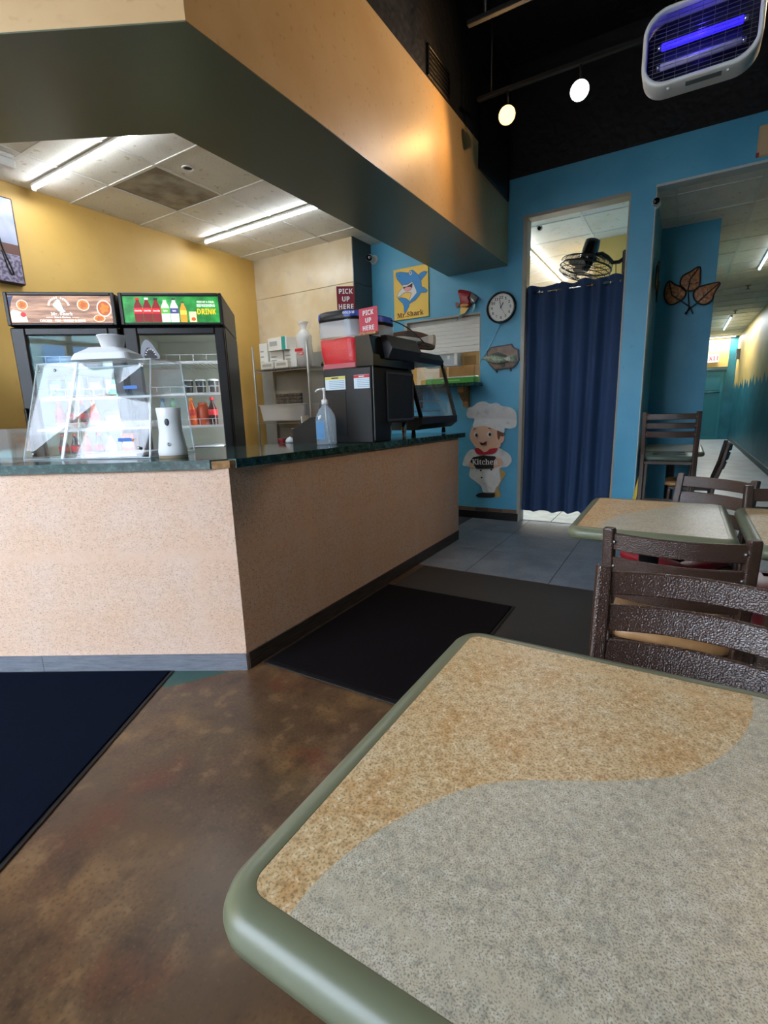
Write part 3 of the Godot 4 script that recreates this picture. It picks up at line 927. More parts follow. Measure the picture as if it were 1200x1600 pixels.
func cooler(label: String, at: Vector3, turn: float) -> Node3D:
	var w := 0.634
	var d := 0.72
	var f := d / 2
	var t := thing("drink_cooler", label, "fridge", at, turn)
	var st := S()
	span(st, Vector3(-w / 2, 0.0, -f), Vector3(w / 2, 0.14, f - 0.06), 0.004)
	span(st, Vector3(-w / 2, 0.14, -f), Vector3(-w / 2 + 0.035, 1.80, f - 0.05), 0.004)
	span(st, Vector3(w / 2 - 0.035, 0.14, -f), Vector3(w / 2, 1.80, f - 0.05), 0.004)
	span(st, Vector3(-w / 2 + 0.035, 0.14, -f), Vector3(w / 2 - 0.035, 1.80, -f + 0.04), 0.004)
	part("cabinet", st, M.black, t)
	st = S()
	span(st, Vector3(-w / 2 + 0.035, 0.14, -f + 0.04), Vector3(-w / 2 + 0.04, 1.79, f - 0.052))
	span(st, Vector3(w / 2 - 0.04, 0.14, -f + 0.04), Vector3(w / 2 - 0.035, 1.79, f - 0.052))
	span(st, Vector3(-w / 2 + 0.04, 0.14, -f + 0.04), Vector3(w / 2 - 0.04, 1.79, -f + 0.045))
	span(st, Vector3(-w / 2 + 0.04, 0.14, -f + 0.045), Vector3(w / 2 - 0.04, 0.145, f - 0.06))
	span(st, Vector3(-w / 2 + 0.04, 1.785, -f + 0.045), Vector3(w / 2 - 0.04, 1.79, f - 0.06))
	part("liner", st, mat(rgb(210, 214, 200), 0.5), t)
	st = S()
	span(st, Vector3(-w / 2, 1.80, -f), Vector3(w / 2, 2.0, f - 0.012), 0.008)
	for s in [[-w / 2, -w / 2 + 0.022], [w / 2 - 0.022, w / 2]]:
		span(st, Vector3(s[0], 1.803, f - 0.012), Vector3(s[1], 2.0, f + 0.006), 0.004)
	for s in [[1.803, 1.818], [1.98, 2.0]]:
		span(st, Vector3(-w / 2 + 0.022, s[0], f - 0.012), Vector3(w / 2 - 0.022, s[1], f + 0.006), 0.004)
	part("header", st, M.black, t)
	# glass door with a thick black frame
	st = S()
	var gl := -w / 2 + 0.085
	var gr := w / 2 - 0.065
	span(st, Vector3(-w / 2 + 0.004, 0.14, f - 0.05), Vector3(gl, 1.79, f), 0.006)
	span(st, Vector3(gr, 0.14, f - 0.05), Vector3(w / 2 - 0.004, 1.79, f), 0.006)
	span(st, Vector3(gl, 0.14, f - 0.05), Vector3(gr, 0.21, f), 0.006)
	span(st, Vector3(gl, 1.745, f - 0.05), Vector3(gr, 1.79, f), 0.006)
	var door := part("door", st, M.black, t)
	part("pane", bx(Vector3((gl + gr) / 2, 0.978, f - 0.02), Vector3(gr - gl, 1.534, 0.006)), M.glass, door)
	st = S()
	span(st, Vector3(-w / 2 + 0.012, 0.7, f + 0.001), Vector3(-w / 2 + 0.036, 1.3, f + 0.028), 0.008)
	part("handle", st, M.black_gloss, door)
	# wire shelves
	for y in [0.42, 0.70, 0.93, 1.145, 1.365, 1.575]:
		var sh := S()
		for x in [-w / 2 + 0.045, w / 2 - 0.045]:
			bar(sh, Vector3(x, y, -f + 0.06), Vector3(x, y, f - 0.075), 0.007, 0.007)
		bar(sh, Vector3(-w / 2 + 0.045, y, f - 0.075), Vector3(w / 2 - 0.045, y, f - 0.075), 0.008, 0.016)
		bar(sh, Vector3(-w / 2 + 0.045, y + 0.05, f - 0.075), Vector3(w / 2 - 0.045, y + 0.05, f - 0.075), 0.004, 0.004)
		bar(sh, Vector3(-w / 2 + 0.045, y, -f + 0.06), Vector3(w / 2 - 0.045, y, -f + 0.06), 0.007, 0.007)
		for k in 19:
			var x: float = lerpf(-w / 2 + 0.06, w / 2 - 0.06, k / 18.0)
			bar(sh, Vector3(x, y, -f + 0.06), Vector3(x, y, f - 0.075), 0.004, 0.004)
			if k % 3 == 0:
				bar(sh, Vector3(x, y, f - 0.075), Vector3(x, y + 0.05, f - 0.075), 0.004, 0.004)
		part("wire_shelf", sh, M.white, t)
	# lamp behind the door frame's right edge
	st = S()
	span(st, Vector3(w / 2 - 0.062, 0.25, f - 0.075), Vector3(w / 2 - 0.044, 1.72, f - 0.062))
	part("cooler_lamp", st, glow(rgb(240, 248, 255), 2.0), t)
	var xf := t.transform
	for y in [1.5, 0.8]:
		var l := AreaLight3D.new()
		l.name = "cooler_light"
		l.area_size = Vector2(0.02, 0.7)
		l.light_color = Color(0.95, 0.98, 1.0)
		l.light_energy = 0.10
		l.shadow_enabled = true
		l.area_range = 6.0
		add_child(l, true)
		l.transform = xf * Transform3D(Basis(Vector3.UP, deg_to_rad(50)), Vector3(w / 2 - 0.07, y - 0.25, f - 0.085))
	return t

func decal(parent: Node3D, called: String, poly: PackedVector2Array, m: Material, at: Vector3, d := 0.001) -> MeshInstance3D:
	var st := S()
	prism(st, poly, d, Transform3D(Basis(), at))
	return part(called, st, m, parent)

func build_coolers() -> void:
	var n := Vector2(0.654, 0.757)
	var turn := 0.7128
	var rc := Vector2(-2.898, -2.1925) - n * 0.36
	var lc := Vector2(-3.396, -1.762) - n * 0.36
	var right := cooler("black glass door drink cooler with green drink sign, beside the yellow wall", Vector3(rc.x, 0, rc.y), turn)
	var left := cooler("black glass door cooler with brown wood print sign, leftmost of the pair", Vector3(lc.x, 0, lc.y), turn)
	var E := 0.85
	var f := 0.36
	# left sign: wood print, bowls of food, logo
	var wood := ntex(256, rgb(162, 118, 90), [[0.012, 4, 0, 111, [[0.15, C(116, 78, 58, 0.7)], [0.85, C(200, 156, 122, 0.7)]]], [0.04, 3, 0, 112, [[0.0, C(80, 46, 30, 0.5)], [0.3, C(80, 46, 30, 0.0)]]]])
	var wm := tmat(wood, 0.3, 0.4, null, 1.0, false)
	wm.uv1_scale = Vector3(0.8, 7.0, 1.0)
	wm.emission_enabled = true
	wm.emission = Color.BLACK
	wm.emission_texture = wood
	wm.emission_energy_multiplier = E
	part("backlit_sign", bx(Vector3(0, 1.9, f - 0.006), Vector3(0.59, 0.162, 0.006)), wm, left)
	var W := glow(rgb(250, 250, 245), E)
	var z := f - 0.002
	var bowl := glow(rgb(240, 232, 220), E * 0.9)
	var fry := glow(rgb(214, 132, 48), E * 0.8)
	var crisp := glow(rgb(188, 98, 46), E * 0.8)
	var red := glow(rgb(206, 40, 40), E * 0.8)
	var navy := glow(rgb(44, 62, 104), E * 0.7)
	for b in [[-0.22, 1.925, 0.032, 0.03, fry], [0.13, 1.925, 0.036, 0.034, fry], [0.25, 1.905, 0.044, 0.05, crisp], [0.215, 1.845, 0.034, 0.022, fry]]:
		decal(left, "bowl_print", ellipse(b[0], b[1], b[2], b[3]), bowl, Vector3(0, 0, z))
		decal(left, "food_print", ellipse(b[0], b[1], b[2] * 0.86, b[3] * 0.86), b[4], Vector3(0, 0, z + 0.001))
		for k in 9:
			var a := k * 2.4
			decal(left, "food_print", ellipse(b[0] + cos(a) * b[2] * 0.5 * sqrt(k / 8.0), b[1] + sin(a) * b[3] * 0.5 * sqrt(k / 8.0), b[2] * 0.2, b[3] * 0.2, 8), fry if b[4] == crisp else crisp, Vector3(0, 0, z + 0.002))
	decal(left, "plate_print", P2([-0.293, 1.825, -0.293, 1.885, -0.275, 1.9, -0.235, 1.885, -0.205, 1.855, -0.2, 1.825]), glow(rgb(226, 214, 190), E * 0.9), Vector3(0, 0, z))
	decal(left, "sauce_print", ellipse(-0.222, 1.868, 0.015, 0.014), red, Vector3(0, 0, z + 0.001))
	decal(left, "rim_print", P2([-0.293, 1.9, -0.293, 1.975, -0.26, 1.978, -0.275, 1.96, -0.286, 1.92]), navy, Vector3(0, 0, z))
	decal(left, "logo_print", curvy([-0.045, 1.925, -0.02, 1.955, -0.004, 1.955, 0.004, 1.925, 0.012, 1.9, 0.022, 1.885, -0.01, 1.885, -0.03, 1.905], 4), glow(rgb(190, 220, 226), E), Vector3(0, 0, z))
	for k in 14:                                              # the arched words are too small to read
		var a := PI * (0.05 + 0.9 * k / 13.0)
		if k == 6:
			continue
		var mk := S()
		box(mk, Vector3.ZERO, Vector3(0.007, 0.011, 0.001), 0.0, Transform3D(Basis(Vector3.BACK, a - PI / 2), Vector3(-0.012 + cos(a) * 0.058, 1.918 + sin(a) * 0.05, z + 0.0015)))
		part("arched_print", mk, W, left)
	text(left, "Mr. Shark", 0.018, Vector3(0.0, 1.872, z + 0.002), W, true)
	text(left, "Fish & Chicken", 0.009, Vector3(0.0, 1.852, z + 0.002), W, true)
	for s in [-1, 1]:
		decal(left, "rule_print", P2([s * 0.055, 1.851, s * 0.095, 1.851, s * 0.095, 1.854, s * 0.055, 1.854]), W, Vector3(0, 0, z))
	text(left, "CHICKEN - FISH - SHRIMP & MORE", 0.0125, Vector3(0.0, 1.832, z + 0.002), W, false, 0.0, 0.0, 0.95)
	# right sign: green with bottles
	var gt := ntex(128, rgb(34, 132, 52), [[0.02, 3, 0, 113, [[0.2, C(18, 96, 36, 0.6)], [0.8, C(52, 164, 70, 0.6)]]]])
	var gm := tmat(gt, 0.3, 0.4, null, 1.0, false)
	gm.emission_enabled = true
	gm.emission = Color.BLACK
	gm.emission_texture = gt
	gm.emission_energy_multiplier = E
	part("backlit_sign", bx(Vector3(0, 1.9, f - 0.006), Vector3(0.59, 0.162, 0.006)), gm, right)
	var cols := [rgb(120, 20, 24), rgb(120, 20, 24), rgb(130, 22, 26), rgb(206, 220, 196), rgb(214, 222, 216), rgb(232, 150, 40)]
	var caps := [rgb(210, 30, 40), rgb(236, 230, 220), rgb(30, 26, 26), rgb(60, 150, 60), rgb(40, 60, 50), rgb(40, 90, 40)]
	var bands := [rgb(222, 34, 44), rgb(222, 34, 44), rgb(206, 24, 34), rgb(96, 178, 76), rgb(70, 74, 128), rgb(240, 196, 80)]
	for k in 6:
		var x := -0.205 + k * 0.055
		var h: float = [0.148, 0.148, 0.146, 0.146, 0.146, 0.125][k]
		var r := 0.026 if k < 5 else 0.020
		var y0 := 1.822
		var outl := P2([x - r, y0, x + r, y0, x + r, y0 + h * 0.55, x + r * 0.85, y0 + h * 0.68, x + r * 0.4, y0 + h * 0.84, x + r * 0.4, y0 + h * 0.93, x - r * 0.4, y0 + h * 0.93, x - r * 0.4, y0 + h * 0.84, x - r * 0.85, y0 + h * 0.68, x - r, y0 + h * 0.55])
		decal(right, "bottle_print", outl, glow(cols[k], E), Vector3(0, 0, z))
		decal(right, "cap_print", P2([x - r * 0.45, y0 + h * 0.92, x + r * 0.45, y0 + h * 0.92, x + r * 0.45, y0 + h, x - r * 0.45, y0 + h]), glow(caps[k], E), Vector3(0, 0, z + 0.001))
		decal(right, "label_print", P2([x - r, y0 + h * 0.36, x + r, y0 + h * 0.36, x + r, y0 + h * 0.58, x - r, y0 + h * 0.58]), glow(bands[k], E), Vector3(0, 0, z + 0.001))
		if k < 5:
			text(right, ["Coca-Cola", "Coca-Cola", "Coca-Cola", "Sprite", "fanta"][k], 0.010, Vector3(x, y0 + h * 0.47, z + 0.003), W, true, 0.0, 0.0, 0.62)
	decal(right, "carton_print", P2([0.105, 1.822, 0.15, 1.822, 0.15, 1.886, 0.105, 1.886]), glow(rgb(240, 214, 170), E), Vector3(0, 0, z))
	decal(right, "fruit_print", ellipse(0.13, 1.84, 0.014, 0.011), glow(rgb(222, 90, 40), E), Vector3(0, 0, z + 0.001))
	text(right, "PICK UP A COLD,", 0.0125, Vector3(0.215, 1.945, z + 0.002), W, false, 0.0, 0.0, 0.8)
	text(right, "REFRESHING", 0.016, Vector3(0.215, 1.923, z + 0.002), W, false, 0.0, 0.0, 0.86)
	text(right, "DRINK", 0.034, Vector3(0.215, 1.885, z + 0.002), glow(rgb(250, 200, 40), E), false, 0.0, 0.0, 0.82)
	# what stands inside the coolers
	var put := func(base: Node3D, x: float, y: float, back: float) -> Vector3:
		return base.transform * Vector3(x, y + 0.004, 0.232 - back)
	var kinds := {
		"cola": [rgb(46, 14, 12), rgb(206, 28, 38), rgb(206, 28, 38), "dark cola"], "orange": [rgb(226, 96, 30), rgb(240, 150, 40), rgb(206, 50, 30), "orange soda"],
		"lime": [rgb(96, 160, 70), rgb(60, 140, 60), rgb(206, 210, 80), "green soda"], "water": [rgb(170, 196, 214), rgb(70, 120, 190), rgb(230, 230, 236), "pale water"]}
	var set_bottle := func(kind: String, base: Node3D, x: float, y: float, where: String) -> void:
		var k: Array = kinds[kind]
		var b := thing("bottle", "%s bottle %s" % [k[3], where], "bottle", put.call(base, x, y, 0.0), turn, "bottles in the coolers")
		var st := S(true)
		bottle(st, Vector3.ZERO, 0.19, 0.031)
		part("body", st, mat(k[0], 0.15), b)
		st = S(true)
		lathe(st, [[0.0318, 0.07], [0.0318, 0.11]], 14)
		part("label_band", st, mat(k[2], 0.4), b)
		st = S(true)
		lathe(st, [[0.014, 0.172], [0.014, 0.19], [0.012, 0.192]], 10)
		part("cap", st, mat(k[1], 0.4), b)
	set_bottle.call("cola", right, 0.17, 1.145, "with red cap at the right end of the second cooler shelf")
	set_bottle.call("orange", right, 0.03, 1.145, "next to the orange jug in the right cooler")
	set_bottle.call("lime", right, -0.09, 1.145, "left of the orange soda in the right cooler")
	set_bottle.call("water", right, -0.16, 1.145, "at the left end of the right cooler's second shelf")
	for k in 4:
		set_bottle.call(["orange", "cola", "cola", "orange"][k], left, -0.16 + k * 0.07, 1.145, ["first from the left on the left cooler's middle shelf", "second from the left on the left cooler's middle shelf", "third from the left on the left cooler's middle shelf", "fourth from the left on the left cooler's middle shelf"][k])
	for k in 5:
		set_bottle.call(["cola", "cola", "orange", "cola", "water"][k], left, -0.17 + k * 0.075, 0.93, ["first from the left on the left cooler's lower shelf", "second on the left cooler's lower shelf", "third on the left cooler's lower shelf", "fourth on the left cooler's lower shelf", "last on the left cooler's lower shelf"][k])
	var j := thing("jug", "round orange jug on the right cooler's second shelf", "jug", put.call(right, 0.095, 1.145, 0.06), turn)
	var st := S(true)
	lathe(st, [[0.035, 0], [0.05, 0.01], [0.052, 0.08], [0.045, 0.12], [0.03, 0.14]], 18)
	part("body", st, mat(rgb(204, 84, 40), 0.3), j)
	st = S(true)
	lathe(st, [[0.033, 0.139], [0.033, 0.155], [0.030, 0.158]], 16)
	part("lid", st, mat(rgb(214, 96, 50), 0.4), j)
	for k in 3:
		var b := thing("lidded_cup", ["dark lidded cup nearest the right frame on the cooler's third shelf", "dark lidded cup in the middle of the cooler's third shelf", "dark lidded cup leftmost on the right cooler's third shelf"][k], "cup", put.call(right, 0.19 - k * 0.085, 1.365, 0.02), turn, "dark cups in the right cooler")
		st = S(true)
		lathe(st, [[0.028, 0], [0.036, 0.085]], 16)
		part("cup", st, mat(rgb(46, 52, 52), 0.25), b)
		st = S(true)
		lathe(st, [[0.038, 0.085], [0.038, 0.092], [0.03, 0.098]], 16)
		part("lid", st, mat(rgb(180, 186, 186), 0.3), b)
	var tr := thing("food_tray", "black food tray with clear lid low in the right cooler", "tray", put.call(right, 0.1, 0.93, 0.1), turn)
	part("tray", bx(Vector3(0, 0.03, 0), Vector3(0.24, 0.06, 0.18), 0.012), mat(rgb(34, 38, 36), 0.4), tr)
	part("lid", bx(Vector3(0, 0.067, 0), Vector3(0.245, 0.012, 0.185), 0.004), M.tubclear, tr)
	# boxes and packs in the left cooler
	var pk := [[-0.17, 1.365, 0.09, 0.12, rgb(96, 150, 150), "teal drink pack leftmost on the left cooler's upper shelf"], [-0.05, 1.365, 0.11, 0.14, rgb(110, 160, 196), "light blue drink pack on the left cooler's upper shelf"], [0.08, 1.365, 0.1, 0.13, rgb(44, 48, 58), "black drink pack on the left cooler's upper shelf"], [0.19, 1.365, 0.09, 0.11, rgb(120, 176, 168), "pale green drink pack rightmost on the left cooler's upper shelf"], [0.165, 1.145, 0.12, 0.13, rgb(70, 78, 88), "slate grey pack on the left cooler's middle shelf"], [-0.12, 1.575, 0.2, 0.055, rgb(120, 176, 216), "flat light blue box on the left cooler's top shelf"]]
	for p in pk:
		var b := thing("drink_pack", p[5], "pack", put.call(left, p[0], p[1], 0.06), turn, "packs in the left cooler")
		part("carton", bx(Vector3(0, p[3] / 2, 0), Vector3(p[2], p[3], 0.1), 0.006), mat(p[4], 0.45), b)
		part("wrap", bx(Vector3(0, p[3] * 0.55, 0.0512), Vector3(p[2] * 0.7, p[3] * 0.3, 0.001)), mat((p[4] as Color).lightened(0.5), 0.4), b)
	var dec := thing("shark_mouth_cutout", "grey shark mouth cutout with white teeth on the right cooler's glass", "cutout", right.transform * Vector3(-0.17, 1.60, 0.3445), turn)
	decal(dec, "head", curvy([-0.055, 0.0, -0.05, 0.07, -0.02, 0.115, 0.01, 0.1, 0.04, 0.05, 0.06, 0.0, 0.0, -0.01], 4), mat(rgb(150, 156, 164), 0.5), Vector3.ZERO, 0.003)
	decal(dec, "mouth", curvy([-0.035, 0.0, -0.03, 0.04, -0.01, 0.065, 0.012, 0.055, 0.035, 0.02, 0.042, 0.0, 0.0, -0.004], 4), mat(rgb(58, 56, 60), 0.6), Vector3(0, 0, 0.003))
	for k in 8:
		var a := PI * (0.1 + 0.8 * k / 7.0)
		var c := Vector2(0.003 + cos(a) * 0.036, 0.005 + sin(a) * 0.055)
		var u := Vector2(cos(a), sin(a))
		var v := Vector2(-u.y, u.x)
		decal(dec, "tooth", PackedVector2Array([c + v * 0.005, c - v * 0.005, c - u * 0.012]), M.white, Vector3(0, 0, 0.004))
	solo("flat_box", bx(Vector3(0, 0.008, 0), Vector3(0.4, 0.016, 0.3), 0.003), M.white, "flat white board lying on top of the left cooler", "board", left.transform * Vector3(-0.12, 2.0, -0.1), turn)
	# wire rack and brown board left of the coolers
	var bk := thing("wire_stand", "wire stand with boxes at the far left behind the counter", "rack", Vector3(-4.02, 0, -1.12), 0.75)
	st = S()
	for s in [-0.3, 0.3]:
		for q in [-0.14, 0.14]:
			bar(st, Vector3(s, 0, q), Vector3(s, 1.75, q), 0.012, 0.012)
	part("post", st, M.wire, bk)
	for y in [0.9, 1.2, 1.5]:
		st = S()
		for q in [-0.14, 0.0, 0.14]:
			bar(st, Vector3(-0.3, y, q), Vector3(0.3, y, q), 0.008, 0.014)
		for k in 9:
			bar(st, Vector3(-0.3 + k * 0.075, y, -0.14), Vector3(-0.3 + k * 0.075, y, 0.14), 0.005, 0.005)
		part("shelf", st, M.wire, bk)
	part("back_board", bx(Vector3(0, 1.1, -0.17), Vector3(0.66, 1.3, 0.02), 0.003), mat(rgb(112, 74, 44), 0.7), bk)
	for k in 3:
		var by: float = [0.91, 1.21, 1.51][k]
		solo("foil_pack", bx(Vector3(0, 0.07, 0), Vector3(0.26, 0.14, 0.18), 0.03), [M.white, mat(rgb(96, 92, 84), 0.6), mat(rgb(150, 110, 70), 0.7)][k], ["white pack on the lowest shelf of the far left wire stand", "grey pack on the middle shelf of the far left wire stand", "brown box on the top shelf of the far left wire stand"][k], "box", bk.transform * Vector3(0.12, by, 0.02), 0.75)

# ---------------------------------------------------------------- things on the counter
func build_counter_things() -> void:
	# clear acrylic display case
	var t := thing("acrylic_case", "clear acrylic display case with three shelves on the counter", "display case", Vector3(-2.584, 1.025, -1.488), deg_to_rad(20.4))
	var w := 0.718
	var d := 0.384
	var h := 0.475
	# the front leans back and the sides lean in a little
	var cn := [Vector3(-w / 2, 0.004, d / 2), Vector3(w / 2, 0.004, d / 2), Vector3(w / 2, 0.004, -d / 2), Vector3(-w / 2, 0.004, -d / 2), Vector3(-0.30, h, 0.075), Vector3(0.325, h, 0.045), Vector3(0.335, h, -d / 2), Vector3(-0.32, h, -d / 2)]
	var mid := Vector3(0, h / 2, 0)
	var st := S()
	for f in [[0, 1, 5, 4], [1, 2, 6, 5], [2, 3, 7, 6], [3, 0, 4, 7], [4, 5, 6, 7], [0, 1, 2, 3]]:
		st = S()
		quad(st, cn[f[0]], cn[f[1]], cn[f[2]], cn[f[3]], mid)
		part("panel", st, M.acrylic, t)
	st = S()
	for f in [[0, 1], [1, 2], [2, 3], [3, 0], [4, 5], [5, 6], [6, 7], [7, 4], [0, 4], [1, 5], [2, 6], [3, 7]]:
		bar(st, cn[f[0]], cn[f[1]], 0.006, 0.006)
	bar(st, cn[0].lerp(cn[1], 0.32) + Vector3(0, 0, 0.004), cn[4].lerp(cn[5], 0.36) + Vector3(0, 0, 0.004), 0.014, 0.006)
	part("edge", st, M.acrylic_edge, t)
	for y in [0.16, 0.31]:
		var sh := S()
		var sd: float = d - 0.06 - y * 0.32
		box(sh, Vector3(0, 0, 0), Vector3(w - 0.04 - y * 0.12, 0.005, sd), 0.0, Transform3D(Basis(Vector3.RIGHT, 0.12), Vector3(0, y, -y * 0.15)))
		var s := part("shelf", sh, M.acrylic, t)
		sh = S()
		box(sh, Vector3(0, 0, sd / 2), Vector3(w - 0.04 - y * 0.12, 0.012, 0.006), 0.0, Transform3D(Basis(Vector3.RIGHT, 0.12), Vector3(0, y, -y * 0.15)))
		part("lip", sh, M.acrylic_edge, s)
	for p in [[-0.29, 0.44], [-0.2, 0.44], [0.30, 0.44], [0.3, 0.05], [-0.3, 0.03]]:
		st = S(true)
		lathe(st, [[0.008, 0], [0.008, 0.004], [0.004, 0.006]], 10, Transform3D(Basis(Vector3.RIGHT, PI / 2 - 0.26), Vector3(p[0], p[1], lerpf(d / 2, 0.06, p[1] / h) + 0.006)))
		part("screw", st, M.steel, t)
	var blue := mat(rgb(40, 110, 190), 0.5)
	for p in [[0.235, 0.34], [0.22, 0.09]]:
		part("blue_label", bx(Vector3(p[0], p[1], lerpf(d / 2, 0.06, p[1] / h) + 0.006), Vector3(0.075, 0.016, 0.001)), blue, t)
	var ctf := t.transform
	st = S()
	box(st, Vector3.ZERO, Vector3(0.30, 0.006, 0.018), 0.002)
	solo("wood_stick", st, M.raw_wood, "thin brown wooden stick inside the clear case on the upper shelf", "stick", ctf * Vector3(-0.06, 0.311, 0.03), deg_to_rad(20.4))
	st = S()
	prism_y(st, P2([-0.13, 0.15, 0.15, 0.15, 0.12, -0.1, -0.06, -0.1]), fill(0.0, 4), fill(0.012, 4))
	solo("grey_sheet", st, mat(rgb(206, 210, 216), 0.4), "pale grey tray sheet lying in the bottom of the clear case", "tray", ctf * Vector3(0.12, 0.009, 0.02), deg_to_rad(20.4))
	var fd := thing("snack_box", "orange and white snack box at the bottom of the clear case", "box", ctf * Vector3(0.02, 0.009, -0.12), 0.6)
	part("box", bx(Vector3(0, 0.05, 0), Vector3(0.07, 0.1, 0.06), 0.003), mat(rgb(226, 130, 84), 0.6), fd)
	part("box_print", bx(Vector3(0, 0.05, 0.031), Vector3(0.05, 0.04, 0.001)), M.white, fd)
	# foam tray and bowl on top of the case
	st = S()
	var rings := []
	for q in [[0.30, 0.20, 0.0], [0.27, 0.17, 0.032], [0.17, 0.11, 0.058], [0.165, 0.105, 0.062]]:
		var r := []
		for p in rrect(q[0], q[1], 0.03):
			r.append(Vector3(p.x, q[2], p.y))
		rings.append(r)
	loft(st, rings)
	solo("foam_tray", st, M.foam, "white foam tray turned upside down on the clear case", "tray", Vector3(-2.50, 1.503, -1.49), 0.5)
	st = S(true)
	lathe(st, [[0.045, 0.0], [0.052, 0.004], [0.062, 0.05], [0.066, 0.05], [0.066, 0.056], [0.058, 0.056]], 28)
	solo("foam_bowl", st, M.foam, "white foam bowl standing on the upturned foam tray", "bowl", Vector3(-2.47, 1.566, -1.50))
	# air freshener shaped like a vase
	t = thing("air_freshener", "white vase shaped air freshener in front of the clear case", "air freshener", Vector3(-2.10, 1.025, -1.505), 0.62)
	st = S(true)
	rings = []
	for q in [[0.058, 0.0], [0.066, 0.006], [0.068, 0.03], [0.062, 0.07], [0.054, 0.12], [0.053, 0.18], [0.057, 0.232], [0.054, 0.236]]:
		var r := []
		for k in 28:
			var a := TAU * k / 28
			r.append(Vector3(cos(a) * q[0], q[1], sin(a) * q[0] * 0.75))
		rings.append(r)
	loft(st, rings)
	part("body", st, M.white_plastic, t)
	st = S(true)
	lathe(st, [[0.014, 0], [0.014, 0.002], [0.010, 0.003]], 16, Transform3D(Basis(Vector3.RIGHT, PI / 2) * Basis.from_scale(Vector3(0.75, 1, 1.2)), Vector3(0, 0.168, 0.0385)))
	part("nozzle", st, mat(rgb(60, 66, 74), 0.3), t)
	st = S(true)
	lathe(st, [[0.010, 0], [0.010, 0.002], [0.007, 0.002]], 16, Transform3D(Basis(Vector3.RIGHT, PI / 2 - 0.1), Vector3(0, 0.065, 0.0465)))
	part("button", st, mat(rgb(190, 194, 198), 0.4), t)
	st = S(true)
	lathe(st, [[0.067, 0.0], [0.069, 0.012]], 28, Transform3D(Basis.from_scale(Vector3(1, 1, 0.76)), Vector3.ZERO), false, false)
	part("base_ring", st, mat(rgb(150, 132, 106), 0.4), t)
	# clear bin with a pink band
	t = thing("clear_bin", "small clear plastic bin with a pink band at the counter's left", "bin", Vector3(-2.80, 1.025, -1.085), 0.45)
	for s in [[Vector3(0, 0.08, 0.06), Vector3(0.17, 0.16, 0.003)], [Vector3(0, 0.08, -0.06), Vector3(0.17, 0.16, 0.003)], [Vector3(-0.085, 0.08, 0), Vector3(0.003, 0.16, 0.12)], [Vector3(0.085, 0.08, 0), Vector3(0.003, 0.16, 0.12)], [Vector3(0, 0.0025, 0), Vector3(0.17, 0.004, 0.12)]]:
		part("wall", bx(s[0], s[1]), M.acrylic, t)
	part("pink_band", bx(Vector3(-0.045, 0.092, 0.0625), Vector3(0.075, 0.016, 0.001)), mat(rgb(236, 96, 130), 0.5), t)
	# pump bottle of hand sanitizer
	var z := -2.50
	t = thing("pump_bottle", "clear pump bottle of hand sanitizer with white pump", "bottle", Vector3(-1.93, ct(z) + 0.002, z), 0.5)
	st = S(true)
	rings = []
	for q in [[0.058, 0.0], [0.064, 0.006], [0.064, 0.15], [0.058, 0.185], [0.034, 0.225], [0.02, 0.235], [0.019, 0.25]]:
		var r := []
		for p in rrect(q[0] * 2.0, q[0] * 1.25, minf(0.03, q[0] * 0.55), 5):
			r.append(Vector3(p.x, q[1], p.y))
		rings.append(r)
	loft(st, rings)
	part("bottle_body", st, clear(rgb(214, 232, 246), 0.28, 0.06), t)
	part("label_sticker", bx(Vector3(-0.03, 0.09, 0.0405), Vector3(0.05, 0.11, 0.0008)), clear(rgb(120, 180, 230), 0.8), t)
	st = S(true)
	lathe(st, [[0.021, 0.248], [0.022, 0.275], [0.012, 0.28], [0.008, 0.285], [0.008, 0.33], [0.013, 0.335], [0.013, 0.348], [0.008, 0.35]], 16)
	part("pump", st, M.white_plastic, t)
	st = S(true)
	tube(st, [Vector3(0, 0.342, 0), Vector3(-0.03, 0.342, 0), Vector3(-0.048, 0.336, 0), Vector3(-0.055, 0.326, 0)], 0.006, 8)
	part("spout", st, M.white_plastic, t)
	st = S(true)
	tube(st, [Vector3(0, 0.25, 0), Vector3(0.004, 0.12, 0), Vector3(0.015, 0.01, 0)], 0.004, 6)
	part("dip_tube", st, M.white_plastic, t)
	# black napkin holder
	z = -2.60
	t = thing("napkin_holder", "black sloped napkin holder behind the pump bottle", "holder", Vector3(-2.16, ct(z) + 0.001, z), 0.0)
	st = S()
	prism(st, P2([-0.09, 0.0, 0.14, 0.0, 0.14, 0.175, 0.08, 0.175, -0.09, 0.095]), 0.12, Transform3D(Basis(), Vector3(0, 0, -0.06)))
	part("body", st, M.black, t)
	part("napkins", bx(Vector3(-0.02, 0.155, 0), Vector3(0.006, 0.06, 0.08)), M.paper, t)
	part("napkin_edge", bx(Vector3(-0.095, 0.1, 0), Vector3(0.03, 0.004, 0.09)), M.paper, t)
	for k in 3:
		var p := thing("sauce_packet", ["red sauce cup left of the napkin holder", "crumpled white packet left of the napkin holder", "small white packet nearest the napkin holder"][k], "packet", Vector3(-2.42 + k * 0.055, ct(-2.62), -2.62 - k * 0.02), 0.3 * k)
		st = S(true)
		if k == 0:
			lathe(st, [[0.022, 0], [0.03, 0.03], [0.031, 0.032]], 14)
		else:
			lathe(st, [[0.02, 0], [0.034, 0.008], [0.03, 0.02], [0.018, 0.034], [0.004, 0.042]], 7)
		part("packet", st, mat(rgb(176, 60, 62), 0.4) if k == 0 else M.foam, p)
	slush_machine()
	food_warmer()

